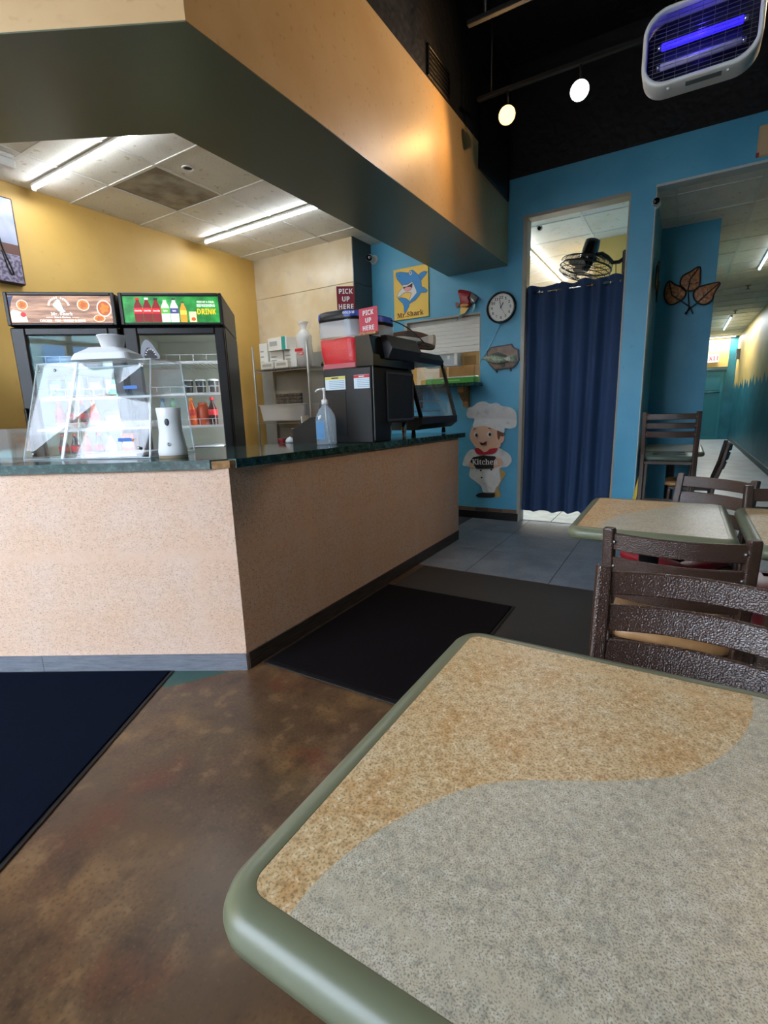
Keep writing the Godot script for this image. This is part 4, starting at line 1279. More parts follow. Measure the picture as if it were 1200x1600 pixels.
func slush_machine() -> void:
	var z0 := -2.70
	var base := ct(-3.0)
	var t := thing("slush_machine", "black two-bowl slush machine on the counter holding red slush", "slush machine", Vector3(-1.90, base, -2.98))
	var lo := -base
	# local x: -0.2 (staff side) .. +0.2 (customer side); local z: +0.28 (near) .. -0.28
	var st := S()
	span(st, Vector3(-0.19, 0.0, 0.05), Vector3(0.20, 0.49, 0.28), 0.01)
	span(st, Vector3(-0.19, 0.12, -0.28), Vector3(0.18, 0.49, 0.05), 0.01)
	part("body", st, M.black, t)
	st = S()
	span(st, Vector3(-0.15, 0.05, 0.281), Vector3(-0.005, 0.34, 0.2835), 0.001)
	part("side_panel", st, mat(rgb(18, 22, 28), 0.3), t)
	st = S()
	for k in 8:
		span(st, Vector3(-0.16, 0.22 + k * 0.018, 0.2835), Vector3(-0.115, 0.226 + k * 0.018, 0.286))
	part("louvre", st, M.ink, t)
	# rear tower that carries the bowls' drives
	st = S()
	prism(st, P2([0.085, 0.49, 0.215, 0.49, 0.215, 0.56, 0.19, 0.675, 0.085, 0.675]), 0.56, Transform3D(Basis(), Vector3(0, 0, -0.28)))
	part("tower", st, M.black_gloss, t)
	# sloped hood and framed door on the customer side
	st = S()
	prism(st, P2([0.19, 0.54, 0.245, 0.54, 0.275, 0.60, 0.23, 0.685, 0.19, 0.685]), 0.42, Transform3D(Basis(), Vector3(0, 0, -0.28)))
	part("hood", st, mat(rgb(34, 34, 36), 0.35), t)
	st = S()
	span(st, Vector3(0.18, 0.135, -0.27), Vector3(0.205, 0.46, 0.11), 0.004)
	var door := part("access_door", st, mat(rgb(24, 26, 30), 0.4), t)
	st = S()
	for y in [0.142, 0.453]:
		span(st, Vector3(0.205, y - 0.007, -0.27), Vector3(0.211, y + 0.007, 0.11), 0.001)
	for q in [-0.263, 0.103]:
		span(st, Vector3(0.205, 0.149, q - 0.007), Vector3(0.211, 0.446, q + 0.007), 0.001)
	part("door_frame", st, mat(rgb(62, 64, 68), 0.4), door)
	for q in [-0.24, -0.02]:
		st = S(true)
		lathe(st, [[0.014, 0.0], [0.014, 0.006], [0.01, 0.02], [0.017, 0.05], [0.02, 0.12]], 14, Transform3D(Basis(), Vector3(0.14, 0, q)))
		part("leg", st, M.chrome, t)
	st = S()
	span(st, Vector3(0.2005, 0.02, 0.262), Vector3(0.204, 0.5, 0.272), 0.001)
	part("edge_strip", st, M.steel, t)
	# labels
	for k in 2:
		var x := [-0.085, 0.125][k] as float
		var wd := [0.165, 0.12][k] as float
		var lb := part("warning_label", bx(Vector3(x, 0.395, 0.2845), Vector3(wd, 0.085, 0.001)), mat(rgb(216, 230, 236), 0.5), t)
		part("label_band", bx(Vector3(x, 0.427, 0.2855), Vector3(wd, 0.018, 0.001)), mat(rgb(220, 204, 90), 0.5) if k == 0 else mat(rgb(196, 40, 48), 0.5), lb)
		part("heading_print", bx(Vector3(x, 0.427, 0.2865), Vector3(wd * 0.34, 0.006, 0.0008)), M.ink if k == 0 else M.white, lb)
		for q in 5:
			part("print_line", bx(Vector3(x + 0.012, 0.408 - q * 0.011, 0.2855), Vector3(wd * 0.75, 0.003, 0.0008)), mat(rgb(120, 150, 176), 0.6), lb)
	# two bowls
	for k in 2:
		var zc := [0.145, -0.145][k] as float
		var rings := []
		for q in [[-0.205, 0.085, 0.47], [-0.225, 0.105, 0.50], [-0.24, 0.118, 0.60], [-0.245, 0.122, 0.79]]:
			var r := []
			for p in rrect(0.085 - q[0], q[1] * 2, 0.07, 6):
				r.append(Vector3(p.x + (0.085 + q[0]) / 2, q[2], p.y + zc))
			rings.append(r)
		st = S(true)
		loft(st, rings, false, false)
		var bowl := part("bowl", st, clear(rgb(230, 238, 246), 0.03, 0.04), t)
		# frost on the bowl's upper half
		rings = []
		for q in [[-0.239, 0.117, 0.69], [-0.2435, 0.1205, 0.785]]:
			var r := []
			for p in rrect(0.083 - q[0], q[1] * 2, 0.07, 6):
				r.append(Vector3(p.x + (0.083 + q[0]) / 2, q[2], p.y + zc))
			rings.append(r)
		st = S(true)
		loft(st, rings, false, false)
		part("frost", st, clear(rgb(232, 238, 246), 0.42, 0.4), bowl)
		if k == 0:
			rings = []
			for q in [[-0.20, 0.082, 0.475], [-0.221, 0.102, 0.50], [-0.236, 0.114, 0.60], [-0.238, 0.115, 0.672], [-0.22, 0.10, 0.682]]:
				var r := []
				for p in rrect(0.08 - q[0], q[1] * 2, 0.065, 6):
					r.append(Vector3(p.x + (0.08 + q[0]) / 2, q[2] + (0.006 * sin(p.x * 60.0 + p.y * 40.0) if q[2] > 0.66 else 0.0), p.y + zc))
				rings.append(r)
			st = S(true)
			loft(st, rings)
			part("red_slush", st, nmat(rgb(226, 10, 26), 0.35, bumps(0.08), 0.2, 0.6), bowl)
			st = S()
			span(st, Vector3(-0.19, 0.476, 0.262), Vector3(0.07, 0.52, 0.266), 0.002)
			part("bowl_base", st, mat(rgb(190, 96, 104), 0.3), bowl)
		# lid with blue brand strips
		rings = []
		for q in [[0.335, 0.25, 0.79], [0.34, 0.255, 0.80], [0.33, 0.245, 0.845], [0.30, 0.22, 0.852]]:
			var r := []
			for p in rrect(q[0], q[1], 0.09, 7):
				r.append(Vector3(p.x - 0.08, q[2], p.y + zc))
			rings.append(r)
		st = S(true)
		loft(st, rings)
		var lid := part("lid", st, M.black, t)
		st = S()
		var strip := rrect(0.34, 0.255, 0.09, 7)
		for i in strip.size():
			var a := strip[i]
			var b := strip[(i + 1) % strip.size()]
			var mx := (a + b) * 0.5
			if (mx.x > 0.05 and mx.y > -0.06) or (mx.x < -0.12 and mx.y > 0.02):
				var g := 1.012
				quad(st, Vector3(a.x * g - 0.08, 0.806, a.y * g + zc), Vector3(b.x * g - 0.08, 0.806, b.y * g + zc), Vector3(b.x * g * 0.985 - 0.08, 0.84, b.y * g * 0.985 + zc), Vector3(a.x * g * 0.985 - 0.08, 0.84, a.y * g * 0.985 + zc), Vector3(-0.08, 0.82, zc))
		part("brand_strip", st, mat(rgb(52, 84, 190), 0.35), lid, "blue brand strip")
		text(lid, "GOLD M", 0.015, Vector3(0.04, 0.823, zc + 0.132), M.white, false, 0.0, 0.32)
		# tap on the staff side
		st = S(true)
		tube(st, [Vector3(-0.2, 0.52, zc), Vector3(-0.26, 0.525, zc), Vector3(-0.29, 0.54, zc)], 0.016, 8)
		part("tap_handle", st, M.black_gloss, t)
	# pick-up signs standing on the machine
	var tf := t.transform
	var sg := [[Vector3(0.175, 0.676, 0.255), 0.15, 0.15, -0.12, "near", rgb(196, 66, 82), "red PICK UP HERE sign on the slush machine's tower"], [Vector3(-0.09, 0.854, 0.11), 0.12, 0.16, 0.62, "far", rgb(122, 24, 38), "dark red PICK UP HERE sign on the slush machine's lid"]]
	for s in sg:
		var q := thing("pick_up_sign", s[6], "sign", tf * (s[0] as Vector3), s[3], "pick up here signs")
		part("sign_board", bx(Vector3(0, 0.012 + s[2] / 2, 0), Vector3(s[1], s[2], 0.004), 0.001), mat(s[5], 0.5), q)
		part("wood_foot", bx(Vector3(0, 0.008, 0), Vector3(s[1] * 0.9, 0.016, 0.035), 0.002), M.raw_wood, q)
		for k in 3:
			text(q, ["PICK", "UP", "HERE"][k], s[2] * 0.19, Vector3(0, 0.012 + s[2] * (0.8 - 0.3 * k), 0.0032), M.white)
	# loose cable over the machine
	st = S(true)
	var pts := []
	for k in 12:
		var u := k / 11.0
		pts.append(Vector3(-1.72 + 0.02 * u, 1.80 - 0.13 * u * u, -3.0 - 0.52 * u))
	tube(st, pts, 0.004, 6)
	solo("power_cord", st, M.black, "thin black cord arching from the slush machine to the food warmer", "cord")

func food_warmer() -> void:
	var zc := -3.90
	var base := ct(-3.9)
	var t := thing("food_warmer", "black glass fronted food warmer at the counter's far end", "food warmer", Vector3(-2.06, base, zc))
	# x: -0.28 .. 0.29, front leaning back; z: -0.35 .. 0.35
	var st := S()
	prism(st, P2([-0.28, 0.055, 0.23, 0.055, 0.29, 0.10, 0.29, 0.155, -0.28, 0.155]), 0.72, Transform3D(Basis(), Vector3(0, 0, -0.36)))
	part("base", st, M.black, t)
	st = S()
	prism(st, P2([-0.28, 0.60, 0.15, 0.60, 0.16, 0.64, 0.12, 0.695, -0.28, 0.695]), 0.72, Transform3D(Basis(), Vector3(0, 0, -0.36)))
	part("hood", st, M.black, t)
	for z in [-0.345, 0.345]:
		st = S()
		bar(st, Vector3(0.275, 0.15, z), Vector3(0.15, 0.61, z), 0.03, 0.022, 0.003)
		part("front_post", st, M.black_gloss, t)
		st = S()
		bar(st, Vector3(-0.265, 0.15, z), Vector3(-0.265, 0.61, z), 0.03, 0.03, 0.003)
		part("rear_post", st, M.black, t)
	st = S()
	quad(st, Vector3(0.272, 0.155, -0.33), Vector3(0.272, 0.155, 0.33), Vector3(0.148, 0.605, 0.33), Vector3(0.148, 0.605, -0.33), Vector3(-1, 0, 0))
	quad(st, Vector3(0.266, 0.155, -0.33), Vector3(0.266, 0.155, 0.33), Vector3(0.142, 0.605, 0.33), Vector3(0.142, 0.605, -0.33), Vector3(1, 0.5, 0))
	part("front_glass", st, M.glass, t)
	for z in [-0.345, 0.345]:
		st = S()
		prism(st, P2([-0.25, 0.155, 0.262, 0.155, 0.14, 0.60, -0.25, 0.60]), 0.004, Transform3D(Basis(), Vector3(0, 0, z)))
		part("side_glass", st, M.glass, t)
	for y in [0.20, 0.29]:
		st = S()
		for k in 4:
			var x := -0.22 + k * 0.12
			bar(st, Vector3(x, y, -0.32), Vector3(x, y, 0.32), 0.005, 0.005)
		for k in 9:
			bar(st, Vector3(-0.22, y, -0.32 + k * 0.08), Vector3(0.14, y, -0.32 + k * 0.08), 0.004, 0.004)
		part("wire_shelf", st, M.wire, t)
	st = S()
	for z in [-0.2, 0.14]:
		for x in [-0.24]:
			span(st, Vector3(x, 0.16, z - 0.012), Vector3(x + 0.006, 0.6, z + 0.012), 0.001)
	part("shelf_upright", st, M.steel, t)
	for x in [-0.24, 0.18]:
		for z in [-0.3, 0.3]:
			st = S(true)
			lathe(st, [[0.016, 0], [0.02, 0.004], [0.014, 0.056]], 12, Transform3D(Basis(), Vector3(x, 0, z)))
			part("foot", st, M.black, t)
	st = S()
	span(st, Vector3(0.135, 0.63, -0.05), Vector3(0.15, 0.67, 0.20), 0.004)
	part("control_panel", st, mat(rgb(40, 40, 42), 0.3), t)
	# fish trophy plaque lying on the warmer
	var p := thing("fish_trophy", "mounted grey fish trophy on a dark bark plaque lying on the food warmer", "trophy", Vector3(-2.03, base + 0.697, -3.76), 0.55)
	p.scale = Vector3.ONE * 0.95
	st = S()
	var tilt := Transform3D(Basis(Vector3.RIGHT, -0.28), Vector3(0, 0.012, 0))
	prism(st, curvy([-0.24, 0.0, -0.22, 0.09, -0.12, 0.14, 0.05, 0.16, 0.2, 0.12, 0.26, 0.05, 0.24, -0.01, 0.05, 0.01], 4), 0.03, tilt)
	part("plaque", st, mat(rgb(84, 62, 50), 0.8), p)
	st = S()
	puff(st, curvy([-0.27, 0.045, -0.18, 0.09, -0.04, 0.105, 0.1, 0.085, 0.2, 0.065, 0.27, 0.11, 0.26, 0.01, 0.19, 0.045, 0.08, 0.03, -0.08, 0.015, -0.2, 0.02], 4), 0.05, tilt * Transform3D(Basis(), Vector3(0, 0, 0.03)))
	part("fish", st, mat(rgb(176, 180, 178), 0.3), p)
	st = S()
	prism(st, P2([-0.02, 0.10, 0.02, 0.15, 0.1, 0.12, 0.12, 0.085]), 0.006, tilt * Transform3D(Basis(), Vector3(0, 0, 0.034)))
	part("fin", st, mat(rgb(60, 58, 58), 0.5), p)

func puff(st: SurfaceTool, poly: PackedVector2Array, d: float, xf := Transform3D()) -> void:     # an outline swollen towards +z
	var c := Vector2.ZERO
	for q in poly:
		c += q
	c /= poly.size()
	var rings := []
	for s in [[1.0, 0.0], [0.97, 0.35], [0.85, 0.7], [0.6, 0.92], [0.3, 1.0]]:
		var r := []
		for q in poly:
			# squeeze across the length more than along it
			var v := (q - c)
			v = Vector2(v.x * lerpf(1.0, s[0], 0.75), v.y * s[0])
			r.append(xf * Vector3(c.x + v.x, c.y + v.y, d * s[1]))
		rings.append(r)
	loft(st, rings)


# ---------------------------------------------------------------- wire rack by the panelled wall
func build_rack() -> void:
	var t := thing("wire_rack", "chrome wire rack with three shelves against the panelled end wall", "rack", Vector3(-3.97, 0, -4.47))
	for x in [-0.41, 0.41]:
		for z in [-0.2, 0.12]:
			var st := S(true)
			tube(st, [Vector3(x, 0, z), Vector3(x, 1.98, z)], 0.0125, 8)
			part("post", st, M.rack_grey, t)
	for y in [0.55, 1.125, 1.715]:
		var st := S()
		for z in [-0.2, 0.12]:
			for q in [0.0, -0.028]:
				bar(st, Vector3(-0.42, y + q, z), Vector3(0.42, y + q, z), 0.006, 0.006)
			for k in 22:
				bar(st, Vector3(-0.42 + k * 0.04, y, z), Vector3(-0.40 + k * 0.04, y - 0.028, z), 0.004, 0.004)
		for k in 20:
			var x := -0.4 + k * 0.042
			bar(st, Vector3(x, y, -0.2), Vector3(x, y, 0.12), 0.005, 0.005)
		part("shelf", st, M.rack_grey, t)
	var tf := t.transform
	var y1 := 1.719
	var cartons := [[-0.32, 0.0, 0.12, 0.30, rgb(228, 230, 228), "tall white carton at the left end of the rack's top shelf"], [-0.14, -0.02, 0.20, 0.20, rgb(222, 224, 222), "white carton under the teal striped carton on the rack"], [0.07, -0.02, 0.17, 0.20, rgb(216, 218, 214), "white carton beside the cup bag on the rack's top shelf"]]
	for c in cartons:
		var b := thing("paper_carton", c[5], "box", tf * Vector3(c[0], y1, c[1] - 0.06), 0.06, "white cartons on the wire rack")
		part("box", bx(Vector3(0, c[3] / 2, 0), Vector3(c[2], c[3], 0.2), 0.003), mat(c[4], 0.7), b)
		for k in 3:
			part("box_print", bx(Vector3(-c[2] * 0.18, c[3] * (0.3 + 0.2 * k), 0.1008), Vector3(c[2] * 0.4, 0.014, 0.001)), mat(rgb(150, 156, 160), 0.7), b)
	var bt := thing("paper_carton", "white carton with teal stripe on top of the others on the rack", "box", tf * Vector3(-0.06, y1 + 0.202, -0.02), -0.05, "white cartons on the wire rack")
	part("box", bx(Vector3(0, 0.07, 0), Vector3(0.30, 0.14, 0.18), 0.003), M.white, bt)
	part("teal_stripe", bx(Vector3(0.1, 0.07, 0.0908), Vector3(0.06, 0.14, 0.001)), mat(rgb(40, 160, 150), 0.6), bt)
	part("box_print", bx(Vector3(-0.06, 0.075, 0.0908), Vector3(0.12, 0.05, 0.001)), mat(rgb(170, 176, 178), 0.7), bt)
	for k in 2:
		var b := thing("small_carton", ["small white carton in front on the rack's top shelf, left one", "small white carton in front on the rack's top shelf, right one"][k], "box", tf * Vector3(-0.2 + k * 0.22, y1, 0.095), 0.0, "small cartons on the wire rack")
		part("box", bx(Vector3(0, 0.04, 0), Vector3(0.2, 0.08, 0.05), 0.003), mat(rgb(206, 206, 200), 0.7), b)
		part("box_print", bx(Vector3(0, 0.04, 0.0258), Vector3(0.14, 0.03, 0.001)), mat(rgb(160, 160, 156), 0.7), b)
	# bag of plastic cups
	var bag := thing("cup_bag", "clear plastic bag of cups with red print right of the white cartons", "bag", tf * Vector3(0.30, y1, 0.03))
	var st := S(true)
	lathe(st, [[0.06, 0.0], [0.09, 0.02], [0.095, 0.12], [0.088, 0.25], [0.09, 0.33], [0.05, 0.38], [0.03, 0.40], [0.05, 0.45], [0.06, 0.47]], 18)
	part("film", st, M.bag, bag)
	st = S(true)
	for k in 8:
		lathe(st, [[0.05, 0.0], [0.06, 0.09], [0.063, 0.092], [0.063, 0.098], [0.058, 0.098]], 16, Transform3D(Basis(), Vector3(0, 0.02 + k * 0.028, 0)), true, false)
	part("cup_stack", st, M.white_plastic, bag)
	var fr := part("red_print", bx(Vector3(0.0, 0.17, 0.097), Vector3(0.11, 0.03, 0.001)), M.red, bag)
	part("red_print", bx(Vector3(0.02, 0.13, 0.097), Vector3(0.08, 0.028, 0.001)), M.red, bag)
	text(fr, "CUPS", 0.018, Vector3(0.02, 0.13, 0.099), M.white)
	# black lids in a clear box, big clear tub
	var y2 := 1.129
	var tub := thing("clear_tub", "wide frosted plastic tub of pale lids on the rack's middle shelf", "tub", tf * Vector3(-0.03, y2, -0.02))
	st = S()
	var rings := []
	for q in [[0.66, 0.24, 0.0], [0.72, 0.27, 0.175], [0.75, 0.29, 0.177], [0.75, 0.29, 0.187], [0.70, 0.26, 0.187]]:
		var r := []
		for p in rrect(q[0], q[1], 0.03):
			r.append(Vector3(p.x, q[2], p.y))
		rings.append(r)
	loft(st, rings, true, false)
	part("tub_body", st, M.tubclear, tub)
	for k in 4:
		st = S(true)
		tube(st, [Vector3(-0.31, 0.03 + k * 0.035, 0.0), Vector3(0.08, 0.03 + k * 0.035, 0.0)], 0.02, 8)
		part("lid_row", st, M.white_plastic, tub)
	part("dark_lids", bx(Vector3(0.21, 0.09, 0), Vector3(0.22, 0.14, 0.18), 0.01), mat(rgb(96, 96, 116), 0.5), tub)
	var bl := thing("lid_box", "clear box of black lids standing on the frosted tub", "box", tf * Vector3(-0.0, y2 + 0.188, -0.02))
	for k in 3:
		for i in 6:
			st = S(true)
			lathe(st, [[0.03, 0], [0.034, 0.004], [0.034, 0.034], [0.028, 0.038]], 12, Transform3D(Basis(), Vector3(-0.16 + i * 0.064, 0.002 + k * 0.04, 0.02)))
			part("black_lid", st, mat(rgb(40, 36, 48), 0.4), bl)
	part("box_wall", bx(Vector3(0, 0.075, 0.06), Vector3(0.43, 0.15, 0.003)), M.acrylic, bl)

# ---------------------------------------------------------------- things on the blue wall
func build_back_wall_things() -> void:
	var st := S()
	# shark picture
	var t := thing("shark_picture", "yellow painted picture of a laughing blue shark on the blue wall", "picture", Vector3(-2.65, 2.48, ZB))
	var w := 0.423
	var h := 0.525
	part("board", bx(Vector3(0.012, -0.03, 0.009), Vector3(w, h, 0.018), 0.002), mat(rgb(246, 206, 84), 0.5), t)
	var ol := mat(rgb(20, 60, 96), 0.5)
	var bl := mat(rgb(18, 140, 214), 0.5)
	var layer := [["tail", bl], ["fin", bl], ["belly", M.white], ["body", bl], ["mouth", mat(rgb(40, 24, 34), 0.6)], ["tongue", mat(rgb(240, 170, 176), 0.6)], ["eye", M.white], ["pupil", M.ink], ["nostril", M.ink]]
	var k := 0
	for l in layer:
		var p := curvy(SHARK[l[0]], 4) if l[0] in ["eye", "pupil", "nostril", "tongue"] else P2(SHARK[l[0]])
		if l[0] in ["tail", "fin", "belly", "body"]:
			for g in Geometry2D.offset_polygon(p, 0.004, Geometry2D.JOIN_ROUND):
				decal(t, l[0] + "_outline", g, ol, Vector3(0, 0, 0.018 + 0.0006 * k), 0.0008)
		decal(t, "shark_" + l[0], p, l[1], Vector3(0, 0, 0.0187 + 0.0006 * k), 0.0008)
		k += 1
	text(t, "Mr.Shark", 0.05, Vector3(-0.0, -0.245, 0.019), mat(rgb(110, 34, 22), 0.6), true, 0.02, 0.0, 0.98)
	# wall clock
	t = thing("wall_clock", "round wall clock with black rim and white dial", "clock", Vector3(-1.627, 2.173, ZB))
	st = S(true)
	lathe(st, [[0.148, 0.0], [0.15, 0.01], [0.148, 0.036], [0.14, 0.042], [0.13, 0.034], [0.129, 0.02]], 48, Transform3D(Basis(Vector3.RIGHT, PI / 2), Vector3.ZERO), true, false)
	part("rim", st, M.black_gloss, t)
	st = S()
	lathe(st, [[0.131, 0.018], [0.131, 0.022]], 48, Transform3D(Basis(Vector3.RIGHT, PI / 2), Vector3.ZERO))
	part("dial", st, M.paper, t)
	for i in range(1, 13):
		var a := PI / 2 - TAU * i / 12.0
		text(t, str(i), 0.026, Vector3(cos(a) * 0.094, sin(a) * 0.094, 0.0228), M.ink, true, 0.0, 0.0, 1.0, "numeral")
	for i in 60:
		var a := TAU * i / 60.0
		var mk := S()
		box(mk, Vector3(0.122, 0, 0.0228), Vector3(0.008 if i % 5 == 0 else 0.005, 0.002, 0.001), 0.0, Transform3D(Basis(Vector3.BACK, a), Vector3.ZERO))
		part("minute_mark", mk, M.ink, t)
	for g in [[PI / 2 - TAU * 0.082, 0.062, 0.008], [PI / 2 + TAU * 0.03, 0.098, 0.005], [PI / 2 - TAU * 0.41, 0.085, 0.0018]]:
		var hd := S()
		box(hd, Vector3(g[1] / 2 - 0.01, 0, 0), Vector3(g[1], g[2], 0.0015), 0.0, Transform3D(Basis(Vector3.BACK, g[0]), Vector3(0, 0, 0.027 + g[2] * 0.2)))
		part("hand", hd, M.ink, t)
	st = S(true)
	tube(st, [Vector3(-1.635, 2.03, ZB + 0.006), Vector3(-1.70, 1.90, ZB + 0.006), Vector3(-1.78, 1.76, ZB + 0.006), Vector3(-1.845, 1.68, ZB + 0.006)], 0.004, 6)
	solo("clock_cord", st, mat(rgb(150, 214, 236), 0.5), "pale blue cord running from the wall clock to the hatch", "cord")
	# painted metal angelfish
	t = thing("angelfish_figure", "red and yellow angelfish wall figure above the serving hatch", "wall figure", Vector3(-2.0, 2.28, ZB))
	var sh := Transform3D(Basis(), Vector3(0, 0, 0.02))
	for q in [["belly_fin", rgb(230, 200, 110)], ["fin_tip", rgb(70, 92, 96)], ["side_fin", rgb(150, 196, 196)], ["tail", rgb(120, 40, 52)]]:
		st = S()
		prism(st, P2(ANGEL[q[0]]), 0.006, sh)
		part(q[0], st, mat(q[1], 0.3), t)
	st = S()
	puff(st, curvy(ANGEL["body"], 3), 0.04, sh)
	part("body", st, mat(rgb(156, 40, 50), 0.25), t)
	st = S()
	prism(st, P2(ANGEL["head"]), 0.03, sh)
	part("head", st, mat(rgb(26, 22, 26), 0.25), t)
	decal(t, "white_stripe", P2([0.064, 0.02, 0.078, -0.012, 0.104, -0.024, 0.09, 0.002]), M.white, Vector3(0, 0, 0.05), 0.002)
	st = S()
	puff(st, ellipse(-0.005, -0.04, 0.05, 0.02, 12), 0.012, Transform3D(Basis(), Vector3(0, 0, 0.045)))
	part("belly", st, mat(rgb(226, 160, 84), 0.3), t)
	part("peg", bx(Vector3(0, 0, 0.01), Vector3(0.02, 0.02, 0.02)), M.black, t)
	# bass plaque
	t = thing("fish_plaque", "green bass mounted on a brown wooden plaque below the clock", "plaque", Vector3(-1.62, 1.68, ZB))
	st = S()
	var pq := P2(BASS["plaque"])
	prism(st, pq, 0.022)
	part("plaque_rim", st, M.black, t)
	for g in Geometry2D.offset_polygon(pq, -0.012):
		decal(t, "plaque_face", g, tmat(ntex(128, rgb(128, 98, 78), [[0.02, 3, 0, 63, [[0.1, C(104, 76, 60, 0.7)], [0.9, C(150, 120, 98, 0.5)]]]]), 0.3, 0.4), Vector3(0, 0, 0.022), 0.003)
	var up := Transform3D(Basis(), Vector3(0, 0, 0.025))
	st = S()
	puff(st, curvy(BASS["fish"], 3), 0.045, up)
	part("bass", st, tmat(ntex(128, rgb(150, 164, 140), [[0.06, 3, 0, 64, [[0.2, C(66, 84, 66, 0.8)], [0.5, C(150, 164, 140, 0.0)], [0.85, C(206, 212, 190, 0.7)]]]]), 0.2, 0.3), t)
	for q in ["fin", "low_fin"]:
		st = S()
		prism(st, P2(BASS[q]), 0.006, Transform3D(Basis(), Vector3(0, 0, 0.036)))
		part("bass_fin", st, mat(rgb(46, 60, 50), 0.5), t)
	for q in ["foot_a", "foot_b"]:
		st = S()
		prism(st, P2(BASS[q]), 0.012)
		part("peg", st, M.black, t)
	# chef cutout
	t = thing("chef_cutout", "flat wooden cartoon chef cutout holding a black Kitchen board", "wall sign", Vector3(-1.73, 0.75, ZB + 0.001))
	var skin := mat(rgb(226, 184, 156), 0.6)
	var cloth := tmat(ntex(256, rgb(222, 224, 222), [[0.015, 4, 0, 65, [[0.1, C(184, 188, 190, 0.7)], [0.45, C(222, 224, 222, 0.0)], [0.9, C(236, 236, 234, 0.6)]]]]), 0.6, 0.6)
	var order := [["towel", mat(rgb(190, 158, 98), 0.7)], ["shoe", M.ink], ["jacket", cloth], ["face", skin], ["ear", skin], ["hair", mat(rgb(112, 70, 46), 0.7)], ["hat", cloth], ["scarf", mat(rgb(186, 28, 48), 0.6)], ["hand_a", skin], ["board", M.ink], ["hand_b", skin], ["eye_a", M.white], ["eye_b", M.white], ["pupil_a", M.ink], ["pupil_b", M.ink], ["brow_a", mat(rgb(90, 52, 36), 0.7)], ["brow_b", mat(rgb(90, 52, 36), 0.7)], ["mouth", mat(rgb(96, 20, 36), 0.6)], ["button_a", M.ink], ["button_b", M.ink], ["button_c", M.ink]]
	k = 0
	for l in order:
		var p := P2(CHEF[l[0]]) if l[0] in ["towel", "mouth", "board"] else curvy(CHEF[l[0]], 4)
		var nm: String = String(l[0]).trim_suffix("_a").trim_suffix("_b").trim_suffix("_c")
		decal(t, nm, p, l[1], Vector3(0, 0, 0.0 if k < 3 else 0.006 + 0.0008 * k), 0.008 if k < 3 else 0.002)
		k += 1
	text(t, "Kitchen", 0.058, Vector3(-0.05, -0.122, 0.0165), M.white, true, 0.03, 0.0, 0.92)
	# camera by the panelled column
	bullet_camera(Vector3(-3.10, 2.865, ZB), "small white bullet camera on the blue wall beside the column", Vector3(0.25, -0.15, 1.0), 1.0)
	bullet_camera(Vector3(-0.325, 2.83, ZB - 0.03), "white bullet camera on the corner of the hall opening", Vector3(0.15, -0.12, 1.0), 0.75)
	# serving hatch: frame, shutter, sill, shelf and boxes
	st = S()
	span(st, Vector3(-2.73, 2.145, ZB - 0.12), Vector3(-1.85, 2.16, ZB + 0.004), 0.002)
	span(st, Vector3(-2.735, 1.46, ZB - 0.12), Vector3(-2.70, 2.145, ZB + 0.004), 0.002)
	span(st, Vector3(-1.856, 1.46, ZB - 0.12), Vector3(-1.846, 2.145, ZB + 0.002), 0.002)
	struct("trim_1", st, M.door_metal)
	t = thing("roll_shutter", "white roll-up shutter half closed in the serving hatch", "shutter", Vector3(-2.28, 1.80, ZB - 0.07))
	for i in 8:
		st = S()
		span(st, Vector3(-0.425, 0.012 + i * 0.042, -0.007), Vector3(0.425, 0.052 + i * 0.042, 0.007), 0.005)
		part("slat", st, M.white, t)
	part("bottom_rail", bx(Vector3(0, 0.0, 0), Vector3(0.85, 0.022, 0.022), 0.004), M.white, t)
	t = thing("hatch_shelf", "dark green stone shelf with wooden brackets under the serving hatch", "shelf", Vector3(-2.25, 1.425, ZB))
	part("stone_top", bx(Vector3(0, 0.018, 0.06), Vector3(0.86, 0.036, 0.36), 0.003), M.marble, t)
	for x in [-0.3, 0.26]:
		st = S()
		prism(st, P2([0.0, 0.0, 0.2, 0.0, 0.18, -0.06, 0.06, -0.15, 0.04, -0.21, 0.0, -0.21]), 0.06, Transform3D(Basis(Vector3.UP, -PI / 2), Vector3(x + 0.03, 0, 0)))
		part("bracket", st, M.raw_wood, t)
	var yb := 1.462
	t = thing("green_box", "flat green and white box on the serving hatch shelf", "box", Vector3(-2.16, yb, ZB - 0.01))
	part("box", bx(Vector3(0, 0.035, 0), Vector3(0.56, 0.07, 0.2), 0.004), mat(rgb(86, 190, 70), 0.5), t)
	part("white_edge", bx(Vector3(0.0, 0.066, 0.1005), Vector3(0.56, 0.012, 0.001)), M.white, t)
	part("box_print", bx(Vector3(0.02, 0.034, 0.1005), Vector3(0.2, 0.012, 0.001)), mat(rgb(170, 226, 150), 0.5), t)
	t = thing("steel_cabinet", "steel cabinet behind the serving hatch carrying the big cardboard box", "cabinet", Vector3(-2.15, 0, ZB - 0.55))
	part("body", bx(Vector3(0, 0.715, 0), Vector3(0.7, 1.43, 0.5), 0.004), M.steel, t)
	part("top", bx(Vector3(0, 1.4445, 0), Vector3(0.74, 0.029, 0.54), 0.003), M.steel, t)
	t = thing("cardboard_box", "large brown cardboard box behind the serving hatch", "box", Vector3(-2.10, 1.46, ZB - 0.52))
	part("box", bx(Vector3(0, 0.22, 0), Vector3(0.36, 0.44, 0.3), 0.004), M.cardboard, t)
	part("box_print", bx(Vector3(0.0, 0.27, 0.151), Vector3(0.14, 0.1, 0.001)), mat(rgb(140, 98, 52), 0.8), t)
	part("tape", bx(Vector3(0, 0.441, 0), Vector3(0.05, 0.001, 0.3)), mat(rgb(196, 164, 110), 0.4), t)
